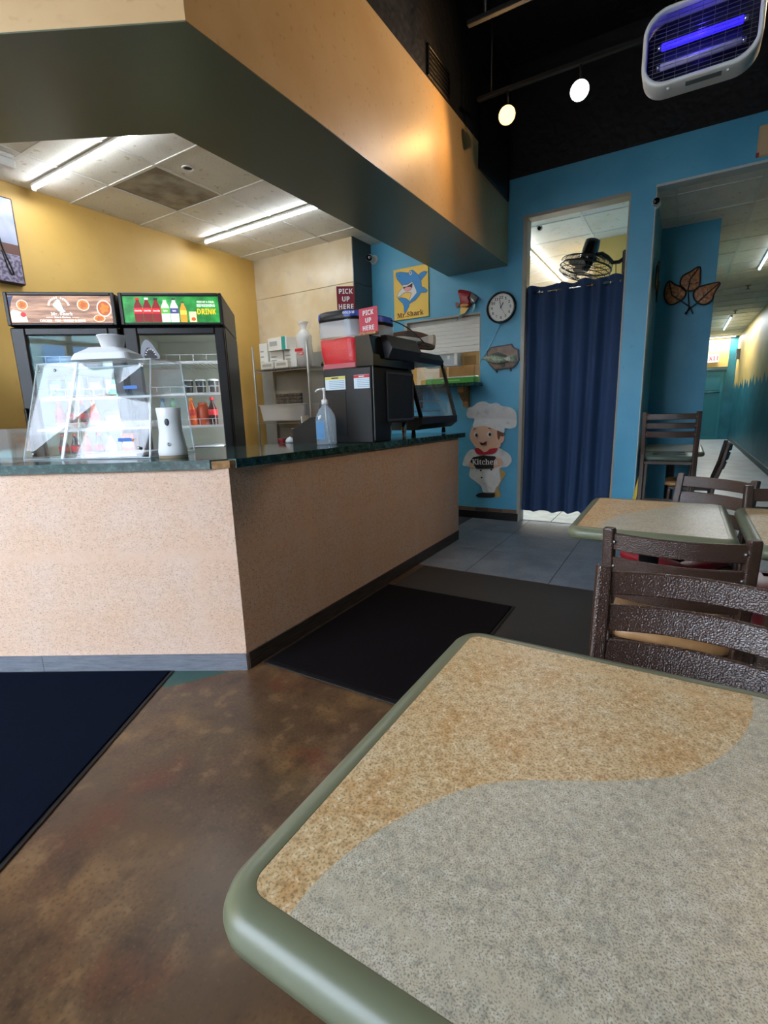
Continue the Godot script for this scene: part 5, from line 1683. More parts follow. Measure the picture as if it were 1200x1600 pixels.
	t = thing("cardboard_box", "long low cardboard box on the green box in the hatch", "box", Vector3(-2.10, yb + 0.071, ZB - 0.05))
	part("box", bx(Vector3(0, 0.055, 0), Vector3(0.40, 0.11, 0.16), 0.004), M.cardboard, t)
	part("tape", bx(Vector3(-0.1, 0.055, 0.0805), Vector3(0.02, 0.11, 0.001)), mat(rgb(206, 174, 120), 0.4), t)
	t = thing("grey_device", "grey metal device with white sticker hanging in the serving hatch", "device", Vector3(-2.36, 1.66, ZB - 0.22), 0.1)
	part("case", bx(Vector3(0, 0.1, 0), Vector3(0.38, 0.2, 0.14), 0.006), mat(rgb(128, 132, 134), 0.35, 0.4), t)
	part("sticker", bx(Vector3(0.08, 0.1, 0.0708), Vector3(0.03, 0.04, 0.001)), M.white, t)
	part("sticker", bx(Vector3(0.16, 0.1, 0.0708), Vector3(0.03, 0.16, 0.001)), mat(rgb(206, 206, 200), 0.6), t)
	part("bracket", bx(Vector3(0, -0.1, 0), Vector3(0.04, 0.2, 0.04)), M.steel, t)
	solo("yellow_cup", bx(Vector3(0, 0.03, 0), Vector3(0.08, 0.06, 0.08), 0.012), mat(rgb(236, 190, 90), 0.5), "small yellow carton at the left in the serving hatch", "carton", Vector3(-2.5, yb, ZB - 0.02))
	# menu board on the yellow wall
	t = thing("menu_board", "framed harbour poster board on the yellow wall at far left", "picture", Vector3(-4.6, 2.58, -1.70))
	part("frame", bx(Vector3(0.03, 0, 0), Vector3(0.06, 0.62, 0.84), 0.006), mat(rgb(60, 40, 44), 0.5), t)
	part("face", bx(Vector3(0.0615, 0, 0), Vector3(0.003, 0.60, 0.815)), tmat(ntex(256, rgb(176, 184, 214), [[0.01, 3, 0, 66, [[0.2, C(150, 160, 200, 0.6)], [0.8, C(206, 212, 232, 0.5)]]]]), 0.8, 0.3), t)
	part("pier_print", bx(Vector3(0.0635, -0.06, 0), Vector3(0.001, 0.075, 0.815)), mat(rgb(112, 74, 66), 0.5), t)
	part("water_print", bx(Vector3(0.0635, -0.2, 0), Vector3(0.001, 0.2, 0.815)), tmat(ntex(128, rgb(140, 132, 164), [[0.06, 3, 0, 67, [[0.3, C(84, 74, 100, 0.7)], [0.7, C(190, 186, 206, 0.5)]]]]), 0.3, 0.4), t)
	st = S(true)
	tube(st, [Vector3(0.066, 0.05, -0.28), Vector3(0.066, -0.08, -0.30), Vector3(0.066, -0.2, -0.335), Vector3(0.066, -0.24, -0.345), Vector3(0.066, -0.25, -0.33), Vector3(0.066, -0.2, -0.31), Vector3(0.066, -0.08, -0.29)], 0.006, 6)
	part("rope_print", st, M.ink, t)

func bullet_camera(at: Vector3, label: String, dir: Vector3, s: float) -> void:
	var t := thing("security_camera", label, "camera", at)
	var st := S(true)
	lathe(st, [[0.05 * s, 0.0], [0.05 * s, 0.012 * s], [0.035 * s, 0.02 * s]], 24, Transform3D(Basis(Vector3.RIGHT, PI / 2), Vector3.ZERO))
	part("mount", st, M.white_plastic, t)
	st = S(true)
	tube(st, [Vector3.ZERO, Vector3(0, 0, 0.05 * s)], 0.015 * s, 10)
	part("arm", st, M.white_plastic, t)
	var d := dir.normalized()
	var x := d.cross(Vector3.UP).normalized()
	var b := Basis(x, d, x.cross(d))
	st = S(true)
	lathe(st, [[0.03 * s, -0.05 * s], [0.036 * s, -0.045 * s], [0.036 * s, 0.07 * s], [0.033 * s, 0.075 * s]], 24, Transform3D(b, Vector3(0, 0, 0.065 * s)))
	var body := part("housing", st, M.white_plastic, t)
	st = S(true)
	lathe(st, [[0.0325 * s, 0.0745 * s], [0.0325 * s, 0.079 * s], [0.012 * s, 0.081 * s]], 24, Transform3D(b, Vector3(0, 0, 0.065 * s)))
	part("lens", st, M.black_gloss, body)


# ---------------------------------------------------------------- kitchen doorway
func build_kitchen_doorway() -> void:
	# the kitchen behind the blue wall
	var st := S()
	span(st, Vector3(-4.6, -0.16, -9.0), Vector3(-0.45, 0.0, ZB - 0.12))
	struct("floor_kitchen", st, M.kitchen_floor)
	st = S()
	for k in 8:
		span(st, Vector3(-4.6 + k * 0.5, 0.0, -9.0), Vector3(-4.592 + k * 0.5, 0.001, ZB - 0.121))
	struct("trim_2", st, M.grout)
	st = S()
	span(st, Vector3(-4.75, 0, -9.12), Vector3(-0.45, 3.3, -9.0))
	struct("wall_kitchen_back", st, M.white)
	st = S()
	span(st, Vector3(-0.45, 0, -9.12), Vector3(-0.33, 3.3, ZB - 0.12))
	struct("wall_kitchen_right", st, M.blue_wall)
	st = S()
	span(st, Vector3(-1.0, 0, -9.0), Vector3(-0.45, 3.02, -6.45))
	struct("wall_kitchen_block", st, M.yellow_wall)
	st = S()
	var area := P2([-4.6, -5.19, -0.45, -5.19, -0.45, -9.0, -4.6, -9.0])
	var xs := [-4.66, -3.44, -2.22, -1.0, 0.22]
	var zs := [-9.26, -8.65, -8.04, -7.43, -6.82, -6.21, -5.6, -4.99]
	grid_bars(st, area, 3.02, xs, zs)
	var c := struct("ceiling_kitchen", st, M.tbar)
	tile_field(c, area, 3.02, xs, zs)
	st = S()
	span(st, Vector3(-4.75, 3.06, -9.12), Vector3(-0.33, 3.1, ZB - 0.12))
	part("deck", st, M.black, c)
	light_tube("kitchen_tube_light", "fluorescent strip on the kitchen ceiling seen above the curtain", Vector3(-1.70, 2.985, -5.75), Vector3(-1.72, 2.985, -8.2), M.tube, 9.0)
	# door lining
	st = S()
	span(st, Vector3(-1.43, 0.0, ZB - 0.13), Vector3(-1.39, 2.965, ZB + 0.006), 0.003)
	span(st, Vector3(-0.53, 0.0, ZB - 0.13), Vector3(-0.515, 2.965, ZB + 0.002), 0.003)
	span(st, Vector3(-1.39, 2.935, ZB - 0.13), Vector3(-0.53, 2.965, ZB + 0.004), 0.003)
	struct("trim_3", st, M.door_metal)
	bullet_camera(Vector3(-1.31, 2.87, ZB - 0.14), "tiny white and black camera under the kitchen door head", Vector3(0.3, -0.5, 1.0), 0.5)
	# rod and curtain
	var y := 2.275
	var z := ZB - 0.05
	st = S(true)
	tube(st, [Vector3(0, 0, 0), Vector3(0.86, 0, 0)], 0.013, 10)
	var rod := solo("curtain_rod", st, M.chrome, "chrome curtain rod across the kitchen doorway", "rod", Vector3(-1.39, y, z))
	var cur := thing("door_curtain", "navy blue grommet curtain hanging in the kitchen doorway", "curtain", Vector3(-0.96, 0.0, z))
	st = S(true)
	var n := 120
	for side in [0.0015, -0.0015]:
		var rows := []
		for j in 25:
			var v := j / 24.0
			var row := []
			for i in n + 1:
				var u := float(i) / n
				var ph := u * TAU * 5.5 + 0.6 * sin(u * 9.0)
				var amp := lerpf(0.034, 0.042, v) * (0.75 + 0.25 * sin(u * 17.0 + 1.0))
				var bot := 0.115 + 0.012 * sin(u * 30.0 + 0.5) + 0.02 * u
				var yy := lerpf(y + 0.055 + 0.012 * sin(u * 23.0), bot, v)
				row.append(Vector3(-0.43 + u * (0.86 - 0.02 * v) + 0.010 * sin(v * 3.0 + u * 12.0) * v, yy, amp * sin(ph) + 0.008 * sin(ph * 2.0 + v * 2.0) * v + side))
			rows.append(row)
		sheet(st, rows)
	part("cloth", st, M.curtain, cur)
	for i in 11:
		var u := (i + 0.5) / 11.0
		st = S(true)
		var ring := []
		for q in 17:
			var a := TAU * q / 16
			ring.append(Vector3(-0.43 + u * 0.86 + 0.006 * sin(a), y + cos(a) * 0.022, 0.012 * sin(a)))
		tube(st, ring, 0.004, 6)
		part("grommet", st, M.chrome, cur)
	# oscillating wall fan
	var t := thing("wall_fan", "black wall mounted fan tilted down above the curtain", "fan", Vector3(-0.905, 2.49, ZB - 0.30))
	var tilt := Basis(Vector3.BACK, -0.22) * Basis(Vector3.RIGHT, -0.10)
	var xf := Transform3D(tilt, Vector3.ZERO)
	st = S()
	for rr in [[0.235, 0.045], [0.235, 0.0], [0.235, -0.045], [0.20, 0.062], [0.15, 0.072], [0.10, 0.078], [0.2, -0.07], [0.13, -0.085], [0.07, -0.09]]:
		var pts := []
		for q in 33:
			var a := TAU * q / 32
			pts.append(xf * Vector3(cos(a) * rr[0], rr[1], sin(a) * rr[0]))
		tube(st, pts, 0.0035 if rr[1] != 0.0 else 0.008, 5)
	for q in 48:
		var a := TAU * q / 48
		var e := Vector3(cos(a), 0, sin(a))
		for s in [1, -1]:
			tube(st, [xf * (e * 0.06 + Vector3(0, 0.08 * s, 0)), xf * (e * 0.15 + Vector3(0, 0.074 * s, 0)), xf * (e * 0.235 + Vector3(0, 0.04 * s, 0)), xf * (e * 0.235)], 0.0015, 3)
	part("guard", st, M.black, t)
	for q in 3:
		st = S()
		var bl := Basis(Vector3.UP, TAU * q / 3.0)
		prism(st, curvy([0.03, -0.02, 0.12, -0.07, 0.21, -0.05, 0.215, 0.03, 0.12, 0.05, 0.03, 0.02], 3), 0.003, xf * Transform3D(bl * Basis(Vector3.RIGHT, PI / 2 + 0.3), Vector3.ZERO))
		part("blade", st, mat(rgb(50, 50, 54), 0.4), t)
	st = S(true)
	lathe(st, [[0.03, -0.03], [0.06, 0.05], [0.075, 0.08], [0.078, 0.10], [0.072, 0.20], [0.068, 0.24], [0.05, 0.25]], 20, xf)
	part("motor", st, M.black_gloss, t)
	st = S(true)
	tube(st, [xf * Vector3(0.06, 0.12, 0), Vector3(0.14, 0.10, 0), Vector3(0.19, 0.06, 0.0), Vector3(0.24, 0.0, 0.02), Vector3(0.30, -0.01, 0.05), Vector3(0.37, 0.02, 0.09)], 0.018, 8)
	part("arm", st, M.black, t)
	st = S()
	span(st, Vector3(0.335, -0.14, 0.04), Vector3(0.375, 0.06, 0.16), 0.01)
	part("bracket", st, M.black, t)
	st = S(true)
	tube(st, [Vector3(0.27, -0.02, 0.03), Vector3(0.275, -0.11, 0.03)], 0.004, 6)
	part("pull_cord", st, M.black, t)

# ---------------------------------------------------------------- the hall
func build_hall() -> void:
	var H := 2.97
	var st := S()
	span(st, Vector3(-0.33, 0, -6.47), Vector3(0.19, H + 0.1, -6.35))
	struct("wall_recess", st, M.blue_wall)
	st = S()
	span(st, Vector3(0.07, 0, -18.0), Vector3(0.19, H + 0.1, -6.47))
	struct("wall_hall_left", st, M.teal_wall)
	# right wall: teal below, yellow above, with a ragged paint edge between
	var edge := PackedVector2Array()
	var z := -18.0
	var i := 0
	while z < -5.3:
		edge.append(Vector2(z, 1.47 + 0.05 * sin(i * 1.7) if i % 2 == 0 else 1.66 + 0.05 * sin(i * 2.3)))
		z += 0.28 + 0.1 * sin(i * 3.1)
		i += 1
	edge.append(Vector2(-5.068, 1.55))
	var lowp := edge.duplicate()
	lowp.append(Vector2(-5.068, 0.0))
	lowp.append(Vector2(-18.0, 0.0))
	var upp := edge.duplicate()
	upp.append(Vector2(-5.068, H + 0.1))
	upp.append(Vector2(-18.0, H + 0.1))
	var side := Transform3D(Basis(Vector3(0, 0, 1), Vector3(0, 1, 0), Vector3(1, 0, 0)), Vector3(1.25, 0, 0))
	st = S()
	prism(st, lowp, 0.12, side)
	struct("wall_hall_right", st, M.teal_wall)
	st = S()
	prism(st, upp, 0.12, side)
	struct("wall_hall_right_upper", st, M.yellow_wall)
	st = S()
	span(st, Vector3(1.235, 0, -18.0), Vector3(1.25, 0.1, -5.19), 0.003)
	struct("baseboard_hall", st, mat(rgb(70, 82, 84), 0.5))
	# far end
	st = S()
	span(st, Vector3(0.19, 0, -18.12), Vector3(1.25, H + 0.1, -18.0))
	struct("wall_hall_end", st, M.teal_wall)
	st = S()
	span(st, Vector3(0.25, 2.12, -18.0), Vector3(1.05, H, -17.99))
	struct("wall_hall_end_upper", st, M.yellow_wall)
	st = S()
	span(st, Vector3(0.2, 2.0, -18.0), Vector3(1.03, 2.08, -17.92), 0.005)
	struct("trim_4", st, mat(rgb(22, 60, 60), 0.5))
	st = S()
	span(st, Vector3(0.3, 0.0, -18.0), Vector3(0.98, 2.0, -17.96), 0.003)
	var door := struct("door_1", st, mat(rgb(38, 118, 130), 0.4))
	for y in [[0.12, 1.35], [1.45, 1.9]]:
		st = S()
		span(st, Vector3(0.38, y[0], -17.96), Vector3(0.9, y[1], -17.945), 0.004)
		part("door_panel", st, mat(rgb(32, 108, 120), 0.4), door)
	st = S(true)
	tube(st, [Vector3(0.36, 1.4, -17.95), Vector3(0.92, 1.4, -17.95)], 0.02, 6)
	part("push_bar", st, mat(rgb(24, 80, 88), 0.4), door)
	var t := thing("exit_sign", "small white EXIT sign with red letters at the hall's far end", "sign", Vector3(0.64, 2.26, -17.99))
	part("sign_box", bx(Vector3(0, 0.11, 0.03), Vector3(0.34, 0.22, 0.06), 0.006), glow(rgb(236, 236, 230), 0.4), t)
	text(t, "EXIT", 0.12, Vector3(0, 0.11, 0.062), mat(rgb(200, 30, 40), 0.5))
	t = thing("wall_alarm", "small grey alarm box high on the hall's yellow wall", "alarm", Vector3(1.25, 2.3, -17.2))
	part("box", bx(Vector3(-0.04, 0.1, 0), Vector3(0.08, 0.28, 0.2), 0.008), mat(rgb(120, 130, 128), 0.5), t)
	part("strobe", bx(Vector3(-0.085, 0.18, 0), Vector3(0.02, 0.06, 0.08), 0.004), M.white_plastic, t)
	# ceiling
	st = S()
	var area := P2([-0.33, -5.19, 1.25, -5.19, 1.25, -18.0, 0.19, -18.0, 0.19, -6.35, -0.33, -6.35])
	var xs := [-0.80, -0.19, 0.42, 1.03, 1.64]
	var zs := []
	for k in 24:
		zs.append(-18.84 + k * 0.61)
	grid_bars(st, area, H, xs, zs)
	var c := struct("ceiling_hall", st, M.tbar)
	tile_field(c, area, H, xs, zs)
	st = S()
	span(st, Vector3(-0.33, H + 0.04, -18.0), Vector3(1.25, H + 0.09, -5.19))
	part("deck", st, M.black, c)
	light_tube("hall_tube_light", "nearest fluorescent strip on the hall ceiling at the right edge", Vector3(0.76, H - 0.03, -7.4), Vector3(0.76, H - 0.03, -8.9), M.tube_hall, 2.6)
	light_tube("hall_tube_light", "fluorescent strip along the hall ceiling in the middle distance", Vector3(0.76, H - 0.03, -13.5), Vector3(0.76, H - 0.03, -15.9), M.tube_hall, 6.0)
	light_tube("hall_tube_light", "bright fluorescent strip across the hall's far end", Vector3(0.35, H - 0.03, -17.8), Vector3(1.15, H - 0.03, -17.8), M.tube_hall, 4.0)
	for q in [[0.75, -10.2], [0.78, -12.9]]:
		var s := thing("sprinkler", "sprinkler head on the hall ceiling, %s one" % ("nearer" if q[1] > -11.0 else "farther"), "sprinkler", Vector3(q[0], H, q[1]))
		st = S(true)
		lathe(st, [[0.04, 0.0], [0.035, -0.01], [0.012, -0.015], [0.012, -0.05], [0.035, -0.055], [0.035, -0.06]], 12)
		part("head", st, M.steel, s)
	# metal leaf wall art
	var vein := mat(rgb(36, 22, 16), 0.5)
	var leafm := tmat(ntex(256, rgb(188, 120, 70), [[0.03, 4, 0, 68, [[0.15, C(120, 66, 36, 0.8)], [0.5, C(188, 120, 70, 0.0)], [0.85, C(232, 182, 126, 0.85)]]]]), 0.4, 0.4)
	t = thing("leaf_wall_art", "brown metal wall art of three leaves on the blue recess wall", "wall art", Vector3(0, 2.33, -6.35))
	leaf_art(t, leafm, vein, LEAF, Transform3D())
	t = thing("leaf_wall_art", "leaf wall art seen edge-on on the white side of the column", "wall art", Vector3(-0.33, 2.33, -5.62), PI / 2)
	leaf_art(t, leafm, vein, LEAF, Transform3D(Basis.from_scale(Vector3(0.8, 0.8, 1)), Vector3.ZERO))
	# tan board above the hall opening
	t = thing("tan_board", "tan board with a red corner at the photo's right edge on the blue wall", "board", Vector3(0.50, 2.99, ZB))
	part("board", bx(Vector3(0, 0.108, 0.012), Vector3(0.34, 0.216, 0.024), 0.01), mat(rgb(214, 178, 138), 0.6), t)
	part("red_corner", bx(Vector3(-0.165, 0.015, 0.026), Vector3(0.02, 0.03, 0.004)), M.maroon, t)

func leaf_art(t: Node3D, leafm: Material, vein: Material, data: Dictionary, xf: Transform3D) -> void:
	for q in ["a", "b", "c"]:
		var p := curvy(data["leaf_" + q], 4)
		var st := S()
		puff(st, p, 0.012, xf * Transform3D(Basis(), Vector3(0, 0, 0.025)))
		var leaf := part("leaf", st, leafm, t)
		st = S(true)
		var rim := []
		for v in p:
			rim.append(xf * Vector3(v.x, v.y, 0.03))
		rim.append(rim[0])
		tube(st, rim, 0.007, 6)
		part("rim", st, vein, leaf)
		var stem: Array = data["stem_" + q]
		st = S(true)
		var pts := []
		for i in range(0, stem.size(), 2):
			pts.append(xf * Vector3(stem[i], stem[i + 1], 0.038))
		tube(st, pts, 0.006, 6)
		part("stem", st, vein, leaf)
		st = S(true)
		var a := Vector2(stem[0], stem[1])
		var b := Vector2(stem[4], stem[5])
		for k in 3:
			var m := a.lerp(b, 0.35 + 0.2 * k)
			var e := (b - a).normalized()
			var nrm := Vector2(-e.y, e.x)
			for s in [-1, 1]:
				var o: Vector2 = m + nrm * s * 0.055 - e * 0.03
				if Geometry2D.is_point_in_polygon(o, p):
					tube(st, [xf * Vector3(m.x, m.y, 0.036), xf * Vector3(o.x, o.y, 0.034)], 0.003, 5)
		part("vein", st, vein, leaf)

# ---------------------------------------------------------------- tables and chairs
func dining_table(label: String, at: Vector3, w: float, d: float, wave: PackedVector2Array, group := "dining tables") -> Node3D:
	var t := thing("dining_table", label, "table", at, 0.0, group)
	var H := at.y
	t.position.y = 0.0
	var inlay := rrect(w, d, 0.022, 10)
	var y := 0.75
	var st := S(true)
	var rings := []
	for q in [[0.0005, y], [0.008, y + 0.001], [0.020, y - 0.002], [0.030, y - 0.010], [0.035, y - 0.022], [0.033, y - 0.036], [0.022, y - 0.046], [0.0, y - 0.05], [-0.06, y - 0.05]]:
		rings.append(flat_ring(inlay, q[1], q[0]))
	loft(st, rings, false, true)
	part("bullnose_edge", st, M.table_edge, t)
	var tan_parts := Geometry2D.intersect_polygons(inlay, wave)
	var grey_parts := Geometry2D.clip_polygons(inlay, wave)
	for q in tan_parts:
		st = S()
		prism_y(st, q, fill(y - 0.012, q.size()), fill(y - 0.0002, q.size()))
		part("tan_laminate", st, M.laminate_tan, t)
	for q in grey_parts:
		st = S()
		prism_y(st, q, fill(y - 0.012, q.size()), fill(y - 0.0002, q.size()))
		part("grey_laminate", st, M.laminate_grey, t)
	st = S(true)
	lathe(st, [[0.04, 0.03], [0.038, 0.04], [0.038, 0.66], [0.06, 0.67], [0.12, 0.69], [0.12, 0.70]], 20)
	part("pedestal", st, M.black, t)
	for k in 4:
		st = S()
		var a := TAU * k / 4.0 + PI / 4
		var e := Vector3(cos(a), 0, sin(a))
		bar(st, e * 0.02 + Vector3(0, 0.035, 0), e * 0.24 + Vector3(0, 0.015, 0), 0.05, 0.03, 0.006)
		part("foot", st, M.black, t)
	return t

func chair(called: String, label: String, at: Vector3, turn: float, seat_mat: Material, m: Material, H := 0.84, seat_y := 0.46, slats := [[0.603, 0.663], [0.686, 0.747], [0.771, 0.826]], group := "ladder-back chairs") -> Node3D:
	var t := thing(called, label, "chair", at, turn, group)
	var hw := 0.168
	var lean := func(y: float) -> float:
		return -0.095 * smoothstep(seat_y - 0.1, H, y) * 1.0 + (-0.05 * (1.0 - smoothstep(0.0, seat_y, y)) if y < seat_y else 0.0)
	for s in [-1, 1]:
		var st := S()
		var ang: float = s * -0.33
		var u := Vector3(cos(ang), 0, -sin(ang))
		var v := Vector3(sin(ang), 0, cos(ang))
		var ys := [0.0, seat_y * 0.4, seat_y * 0.8, seat_y + 0.04, lerpf(seat_y, H, 0.5), H - 0.006, H]
		var rings := []
		for y in ys:
			var c := Vector3(s * (hw + 0.012), y, lean.call(y) + 0.055)
			var g := 0.86 if y == H else 1.0
			var r := []
			for p in rrect(0.034 * g, 0.028 * g, 0.007, 3):
				r.append(c + u * p.x + v * p.y)
			rings.append(r)
		loft(st, rings)
		part("back_post", st, m, t)
		# front leg
		st = S()
		bar(st, Vector3(s * 0.175, 0.0, 0.395), Vector3(s * 0.165, seat_y - 0.03, 0.375), 0.026, 0.026, 0.004)
		part("front_leg", st, m, t)
		st = S()
		bar(st, Vector3(s * 0.172, seat_y * 0.38, 0.02), Vector3(s * 0.172, seat_y * 0.38, 0.385), 0.016, 0.022, 0.003)
		part("side_stretcher", st, m, t)
	for z in [0.1, 0.385]:
		var st := S()
		bar(st, Vector3(-0.165, seat_y * 0.48, z), Vector3(0.165, seat_y * 0.48, z), 0.016, 0.022, 0.003)
		part("stretcher", st, m, t)
	for q in slats:
		var st := S()
		var rings := []
		for k in 15:
			var x := lerpf(-hw, hw, k / 14.0)
			var bow := -0.035 * (1.0 - pow(x / hw, 2.0))
			var sl := 0.07 * x / hw * 6.0 * 0.18
			var r := []
			for c in [[q[0] + 0.003, -0.006], [q[0], -0.003], [q[0], 0.003], [q[0] + 0.003, 0.006], [q[1] - 0.003, 0.006], [q[1], 0.003], [q[1], -0.003], [q[1] - 0.003, -0.006]]:
				r.append(Vector3(x, c[0], lean.call(c[0]) + 0.055 + bow + c[1]))
			rings.append(r)
		loft(st, rings)
		part("back_slat", st, m, t)
		for s in [-1, 1]:
			st = S(true)
			lathe(st, [[0.006, 0.0], [0.006, 0.003], [0.003, 0.006]], 10, Transform3D(Basis(Vector3.RIGHT, -PI / 2), Vector3(s * (hw - 0.004), (q[0] + q[1]) / 2, lean.call(q[0]) + 0.042)))
			part("bolt", st, M.steel, t)
	# seat frame and pad
	var st := S()
	for z in [0.045, 0.375]:
		bar(st, Vector3(-0.16, seat_y - 0.03, z), Vector3(0.16, seat_y - 0.03, z), 0.018, 0.028, 0.003)
	for x in [-0.165, 0.165]:
		bar(st, Vector3(x, seat_y - 0.03, 0.03), Vector3(x, seat_y - 0.03, 0.385), 0.018, 0.028, 0.003)
	part("seat_frame", st, m, t)
	st = S(true)
	var base := rrect(0.37, 0.385, 0.07, 6)
	var rings := []
	for g in [[-0.02, -0.015], [-0.004, -0.010], [0.0, 0.003], [-0.004, 0.018], [-0.02, 0.027], [-0.06, 0.031], [-0.12, 0.032]]:
		var r := []
		for p in flat_ring(base, seat_y + g[1], g[0]):
			r.append(p + Vector3(0, 0, 0.225))
		rings.append(r)
	loft(st, rings)
	part("seat", st, seat_mat, t)
	return t

func build_tables_and_chairs() -> void:
	var wave := P2([-0.284, -0.10, -0.284, -0.271, -0.282, -0.313, -0.269, -0.364, -0.24, -0.43, -0.2, -0.492, -0.149, -0.538, -0.078, -0.577, -0.009, -0.617, 0.047, -0.664, 0.093, -0.737, 0.122, -0.817, 0.133, -0.896, 0.136, -1.1, -0.8, -1.1, -0.8, -0.10])
	var w1 := PackedVector2Array()
	var c1 := Vector2(-0.069, -0.585)
	for p in wave:
		w1.append(p - c1)
	# a smoother wave
	var smooth_wave := PackedVector2Array()
	for i in w1.size():
		if i in [0, 12, 13, 14, 15]:
			smooth_wave.append(w1[i])
			continue
		for k in 6:
			smooth_wave.append(w1[i].cubic_interpolate(w1[i + 1], w1[i - 1], w1[mini(i + 2, 13)], k / 6.0))
	dining_table("large near table with tan and grey wave laminate and green edge", Vector3(c1.x, 0, c1.y), 0.542, 0.634, smooth_wave)
	var w2 := P2([-0.17, 0.4, -0.16, 0.2, -0.12, 0.05, -0.02, -0.1, 0.06, -0.2, 0.12, -0.4, -0.6, -0.4, -0.6, 0.4])
	dining_table("green edged table beyond the first chairs, in front of the curtain", Vector3(-0.073, 0, -2.29), 0.49, 0.645, w2)
	var w3 := P2([0.1, 0.4, 0.0, 0.1, 0.1, -0.1, 0.2, -0.4, -0.6, -0.4, -0.6, 0.4])
	dining_table("table cut by the photo's right edge, beside the middle table", Vector3(0.515, 0, -2.25), 0.50, 0.645, w3)
	dining_table("small table in the blue recess behind the tall stool", Vector3(-0.055, 0, -5.72), 0.46, 0.86, P2([-0.6, -0.6, -0.5, -0.6, -0.5, -0.5]))
	chair("dining_chair", "nearest brown hammered metal chair pushed against the near table", Vector3(0.05, 0, -1.175), 0.0, M.vinyl_red, M.hammered)
	chair("dining_chair", "brown metal chair with tan seat behind the nearest chair", Vector3(0.018, 0, -1.645), PI, M.seat_wood, M.hammered)
	chair("dining_chair", "angled brown chair with red seat on the middle table's far side", Vector3(0.15, 0, -2.867), -0.61, M.vinyl_red, M.hammered)
	chair("dining_chair", "brown chair behind the right-edge table, partly hidden", Vector3(0.46, 0, -2.60), 0.0, M.vinyl_red, M.hammered)
	chair("dining_chair", "chair with red seat under the right-edge table, back out of view", Vector3(0.445, 0, -1.645), PI, M.vinyl_red, M.hammered)
	chair("dining_chair", "chair seen edge-on in the hall mouth beside the recess table", Vector3(0.33, 0, -5.3), -PI / 2, M.seat_wood, M.hammered)
	chair("bar_stool", "tall dark slatted stool standing before the recess table", Vector3(-0.066, 0, -4.46), PI, mat(rgb(84, 98, 84), 0.4), M.hammered, 1.13, 0.755, [[0.93, 0.98], [1.0, 1.045], [1.07, 1.115]], "tall stools")
	var t := thing("yellow_plank", "narrow yellow plank leaning by the blue column", "plank", Vector3(-0.372, 0, -4.95))
	var st := S()
	bar(st, Vector3(0.0, 0.012, 0), Vector3(0.112, 0.645, -0.03), 0.03, 0.018, 0.003)
	part("plank", st, mat(rgb(226, 196, 60), 0.5), t)
	st = S(true)
	lathe(st, [[0.005, 0], [0.005, 0.003]], 10, Transform3D(Basis(Vector3.RIGHT, PI / 2), Vector3(0.108, 0.62, -0.018)))
	part("hang_hole", st, M.ink, t)
	# floor mats
	t = thing("floor_mat", "black rubber edged mat along the counter's dark side", "mat", Vector3(-1.235, 0, -2.185))
	part("carpet", bx(Vector3(0, 0.006, 0), Vector3(0.87, 0.010, 1.19), 0.002), M.mat_black, t)
	st = S()
	for s in [-1, 1]:
		box(st, Vector3(s * 0.445, 0.003, 0), Vector3(0.018, 0.005, 1.23), 0.002)
		box(st, Vector3(0, 0.003, s * 0.605), Vector3(0.87, 0.005, 0.018), 0.002)
	part("rubber_border", st, M.rubber, t)
	t.position.y = 0.005
	t = thing("floor_mat", "wide flat charcoal runner under the black mat, by the grey tiles", "mat", Vector3(-0.58, 0, -2.51))
	part("runner", bx(Vector3(0, 0.002, 0), Vector3(2.14, 0.004, 1.56), 0.0015), nmat(rgb(52, 48, 44), 0.6, bumps(0.2), 0.3, 0.4), t)
	var turn := atan2(0.482, 0.876)
	var c := along_front(1.55, 0.82)
	t = thing("floor_mat", "dark blue-black entrance mat in front of the counter", "mat", Vector3(c.x, 0, c.y), turn)
	# its right edge runs square to the counter's front
	part("carpet", bx(Vector3(0, 0.006, 0), Vector3(2.34, 0.010, 1.59), 0.002), M.mat_blue, t)
	st = S()
	for s in [-1, 1]:
		box(st, Vector3(s * 1.179, 0.003, 0), Vector3(0.018, 0.005, 1.62), 0.002)
		box(st, Vector3(0, 0.003, s * 0.804), Vector3(2.34, 0.005, 0.016), 0.002)
	part("rubber_border", st, M.rubber, t)


